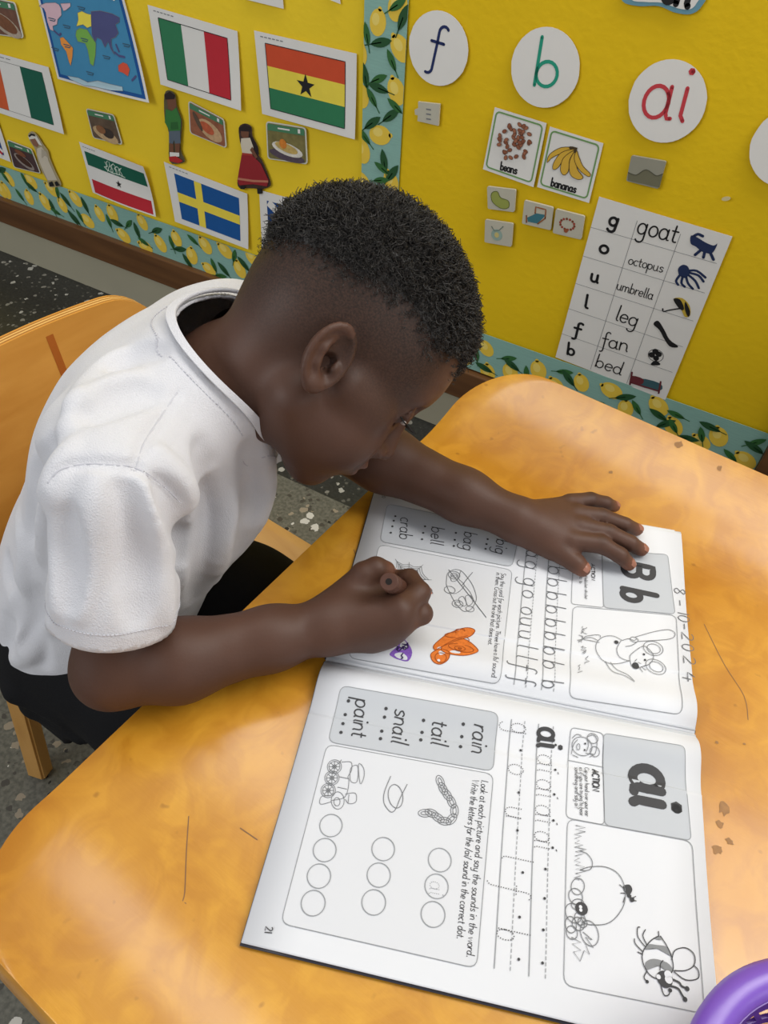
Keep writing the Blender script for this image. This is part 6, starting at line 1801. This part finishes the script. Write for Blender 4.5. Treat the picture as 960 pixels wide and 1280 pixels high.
# ------------------------------------------------------------------ crayon in the fist
def lathe(profile, a, b, n=20):
    """turned solid: profile = [(t along a-b in metres, radius)]"""
    a, b = Vector(a), Vector(b); d = (b - a).normalized(); u = d.orthogonal().normalized(); v = d.cross(u); V, F = [], []
    for t, r in profile:
        for k in range(n):
            an = 2 * math.pi * k / n; V.append(a + d * t + u * (r * math.cos(an)) + v * (r * math.sin(an)))
    for j in range(len(profile) - 1):
        for k in range(n): F.append((j * n + k, j * n + (k + 1) % n, (j + 1) * n + (k + 1) % n, (j + 1) * n + k))
    F.append(tuple(range(n))[::-1]); F.append(tuple(range(len(V) - n, len(V))))
    return V, F
def crayon(top, tip, r, body_m, wax_m, label, group=None, hole_shade=True):
    top, tip = np.array(top, float), np.array(tip, float); L = np.linalg.norm(tip - top)
    root = empty('crayon', tuple(tip)); tag(root, label, 'crayon', group)
    pr = [(0, r * .86), (.0006, r * .95), (.004, r * .95), (.0045, r), (.006, r), (.0065, r * .95), (.0085, r * .95), (.009, r), (L - .013, r), (L - .012, r * .9), (L - .010, r * .82)]
    put(mesh_obj('paper_sleeve', *lathe(pr, top, tip), body_m, smooth=False), root)
    put(mesh_obj('wax_tip', *lathe([(L - .0102, r * .8), (L - .002, r * .28), (L - .0004, r * .1)], top, tip), wax_m, smooth=True), root)
    if hole_shade:
        d = nrm(tip - top)
        put(mesh_obj('dimple_shade', *lathe([(-.0002, r * .34), (.001, r * .3)], top, tip, 14), mat('dimple_shade_dark', (22, 14, 10), .8), smooth=False), root)  # dark disc on the flat end; a hollow's shade put into its colour
    return root
brown_c = mat('crayon_brown', (82, 52, 40), .55, .35, .12, 200); brown_w = mat('wax_brown', (92, 54, 36), .5, .4)
crayon(at_z(486, 727, .634), at_z(512, 744, page_z(float(page_px(512, 744)[1])) + .0012), .0076, brown_c, brown_w, 'dark brown crayon held in the fist above the page')
# ------------------------------------------------------------------ purple basket of crayons at the near corner
BC = np.array([.2045, .1420]); BR = .0840; BT = DZ + .070
bask = empty('plastic_basket', (BC[0], BC[1], DZ)); tag(bask, 'purple plastic basket with slotted sides at the lower right corner', 'basket')
pur = mat('purple_plastic', (122, 84, 186), .28, .5, .03, 20); pur_d = mat('purple_inside', (104, 62, 160), .35, .5)
n = 72; V, F = [], []
prof = [(BR - .020, -.004), (BR - .0185, .0015), (BR - .014, .0050), (BR - .008, .0058), (BR - .003, .0035), (BR - .0005, -.001), (BR - .0012, -.006), (BR - .004, -.008), (BR - .006, -.004), (BR - .013, -.002), (BR - .017, -.007)]
for r, z in prof:
    for k in range(n): a = 2 * math.pi * k / n; V.append((BC[0] + r * math.cos(a), BC[1] + r * math.sin(a), BT + z))
m_ = len(prof)
for j in range(m_):
    for k in range(n): F.append((j * n + k, j * n + (k + 1) % n, ((j + 1) % m_) * n + (k + 1) % n, ((j + 1) % m_) * n + k))
put(mesh_obj('rim', V, F, pur, smooth=True), bask)
def ring(name, r0, z0, r1, z1, th=.0022):
    V, F = [], []
    for r, z in ((r0, z0), (r1, z1), (r1 - th, z1), (r0 - th, z0)):
        for k in range(n): a = 2 * math.pi * k / n; V.append((BC[0] + r * math.cos(a), BC[1] + r * math.sin(a), z))
    for j in range(4):
        for k in range(n): F.append((j * n + k, j * n + (k + 1) % n, ((j + 1) % 4) * n + (k + 1) % n, ((j + 1) % 4) * n + k))
    put(mesh_obj(name, V, F, pur_d, smooth=False), bask)
rb_, rt_ = BR - .030, BR - .0175
lerp = lambda z: rb_ + (rt_ - rb_) * (z - DZ) / (BT - DZ)
ring('wall_band', lerp(BT - .012), BT - .012, lerp(BT), BT - .001); ring('wall_band', lerp(DZ + .034), DZ + .034, lerp(DZ + .042), DZ + .042); ring('wall_band', lerp(DZ), DZ + .0005, lerp(DZ + .014), DZ + .014)
for k in range(40):                                       # slanted bars between the bands leave open slots
    a = 2 * math.pi * k / 40
    for z0, z1 in ((DZ + .013, DZ + .035), (DZ + .041, BT - .011)):
        P = []
        for z, da in ((z0, 0), (z1, .14)):
            for s_ in (-1, 1):
                for th in (0, -.0022):
                    q = a + da + s_ * .030; P.append((BC[0] + (lerp(z) + th) * math.cos(q), BC[1] + (lerp(z) + th) * math.sin(q), z))
        put(mesh_obj('wall_bar', P, [(0, 2, 6, 4), (1, 5, 7, 3), (0, 4, 5, 1), (2, 3, 7, 6), (4, 6, 7, 5), (0, 1, 3, 2)], pur_d), bask)
V = [(BC[0], BC[1], DZ + .0012)] + [(BC[0] + rb_ * math.cos(2 * math.pi * k / n), BC[1] + rb_ * math.sin(2 * math.pi * k / n), DZ + .0012) for k in range(n)]
o = mesh_obj('base', V, [(0, 1 + k, 1 + (k + 1) % n) for k in range(n)], pur_d); md = o.modifiers.new('t', 'SOLIDIFY'); md.thickness = .001; put(o, bask)
rc = random.Random(11)
for k, (nm, rgb) in enumerate((('green', (60, 140, 70)), ('maroon', (112, 34, 44)), ('yellow', (214, 176, 60)), ('red', (180, 50, 44)), ('blue', (50, 84, 160)), ('brown', (96, 60, 40)))):
    a = -.9 + k * .36; cx, cy = BC[0] + (k - 2.5) * .0135, BC[1]; h = DZ + .0085 + .0005 * (k % 2)
    dx, dy = math.cos(1.15 + .08 * k), math.sin(1.15 + .08 * k)
    crayon((cx - dx * .036, cy - dy * .036, h + .016), (cx + dx * .036, cy + dy * .036, h), .0052, mat('wrap_' + nm, rgb, .55, .35, .1, 200), mat('wax_' + nm, tuple(int(c * .85) for c in rgb), .5), nm + ' crayon lying in the purple basket', 'crayons in the basket', False)
# ------------------------------------------------------------------ small marks on the desk
def decal(name, label, cat, P, w, m_):
    V, F = [], []
    S = Surf(None, lambda x, y, d: (x, y, DZ + .0001 + d)); i = Ink(S, .0001); i.line(smooth_line([tuple(at_z(*p, DZ)[:2]) for p in P], 4), w)
    return i.build(name, m_, None)
pen = mat('pen_mark', (128, 92, 58), .5)
for P, w in (([(236, 1020), (233, 1065), (231, 1115), (228, 1130), (234, 1150)], .0007), ([(231, 1130), (216, 1165), (203, 1190)], .0020), ([(520, 700), (447, 712), (445, 695), (442, 687)], .0006), ([(300, 1035), (322, 1050)], .0008), ([(880, 780), (905, 830), (930, 870), (935, 900)], .0006)):
    o = decal('pen_mark', '', '', P, w, pen); o.parent = desk; o.matrix_parent_inverse = (Matrix.Translation(desk.location) @ Matrix.Rotation(DA, 4, 'Z')).inverted()
S = Surf(None, lambda x, y, d: (x, y, DZ + .0001 + d)); i = Ink(S, .0002); i.disc(tuple(at_z(629, 581, DZ)[:2]), .0032); o = i.build('paint_spot', mat('spot_orange', (226, 110, 40), .6), None); o.parent = desk; o.matrix_parent_inverse = (Matrix.Translation(desk.location) @ Matrix.Rotation(DA, 4, 'Z')).inverted()
st_m = mat('desk_stain', (150, 106, 56), .5, .4, .3, 200)
rs = random.Random(8)
for x, y, r in ((905, 1010, .006), (900, 1030, .003), (897, 1062, .004), (912, 1052, .003), (930, 930, .0012), (896, 928, .0014), (836, 585, .004), (886, 612, .0025), (760, 600, .002)):
    S = Surf(None, lambda x, y, d: (x, y, DZ + lip(float((np.array([x, y]) - DORG) @ bdir)) + d)); i = Ink(S, .0003); c = at_z(x, y, DZ)[:2]
    i.fan(tuple(c), [(c[0] + r * rs.uniform(.5, 1.2) * math.cos(t), c[1] + r * rs.uniform(.5, 1.2) * math.sin(t)) for t in np.linspace(0, 6.0, 14)])
    o = i.build('stain', st_m, None); o.parent = desk; o.matrix_parent_inverse = (Matrix.Translation(desk.location) @ Matrix.Rotation(DA, 4, 'Z')).inverted()
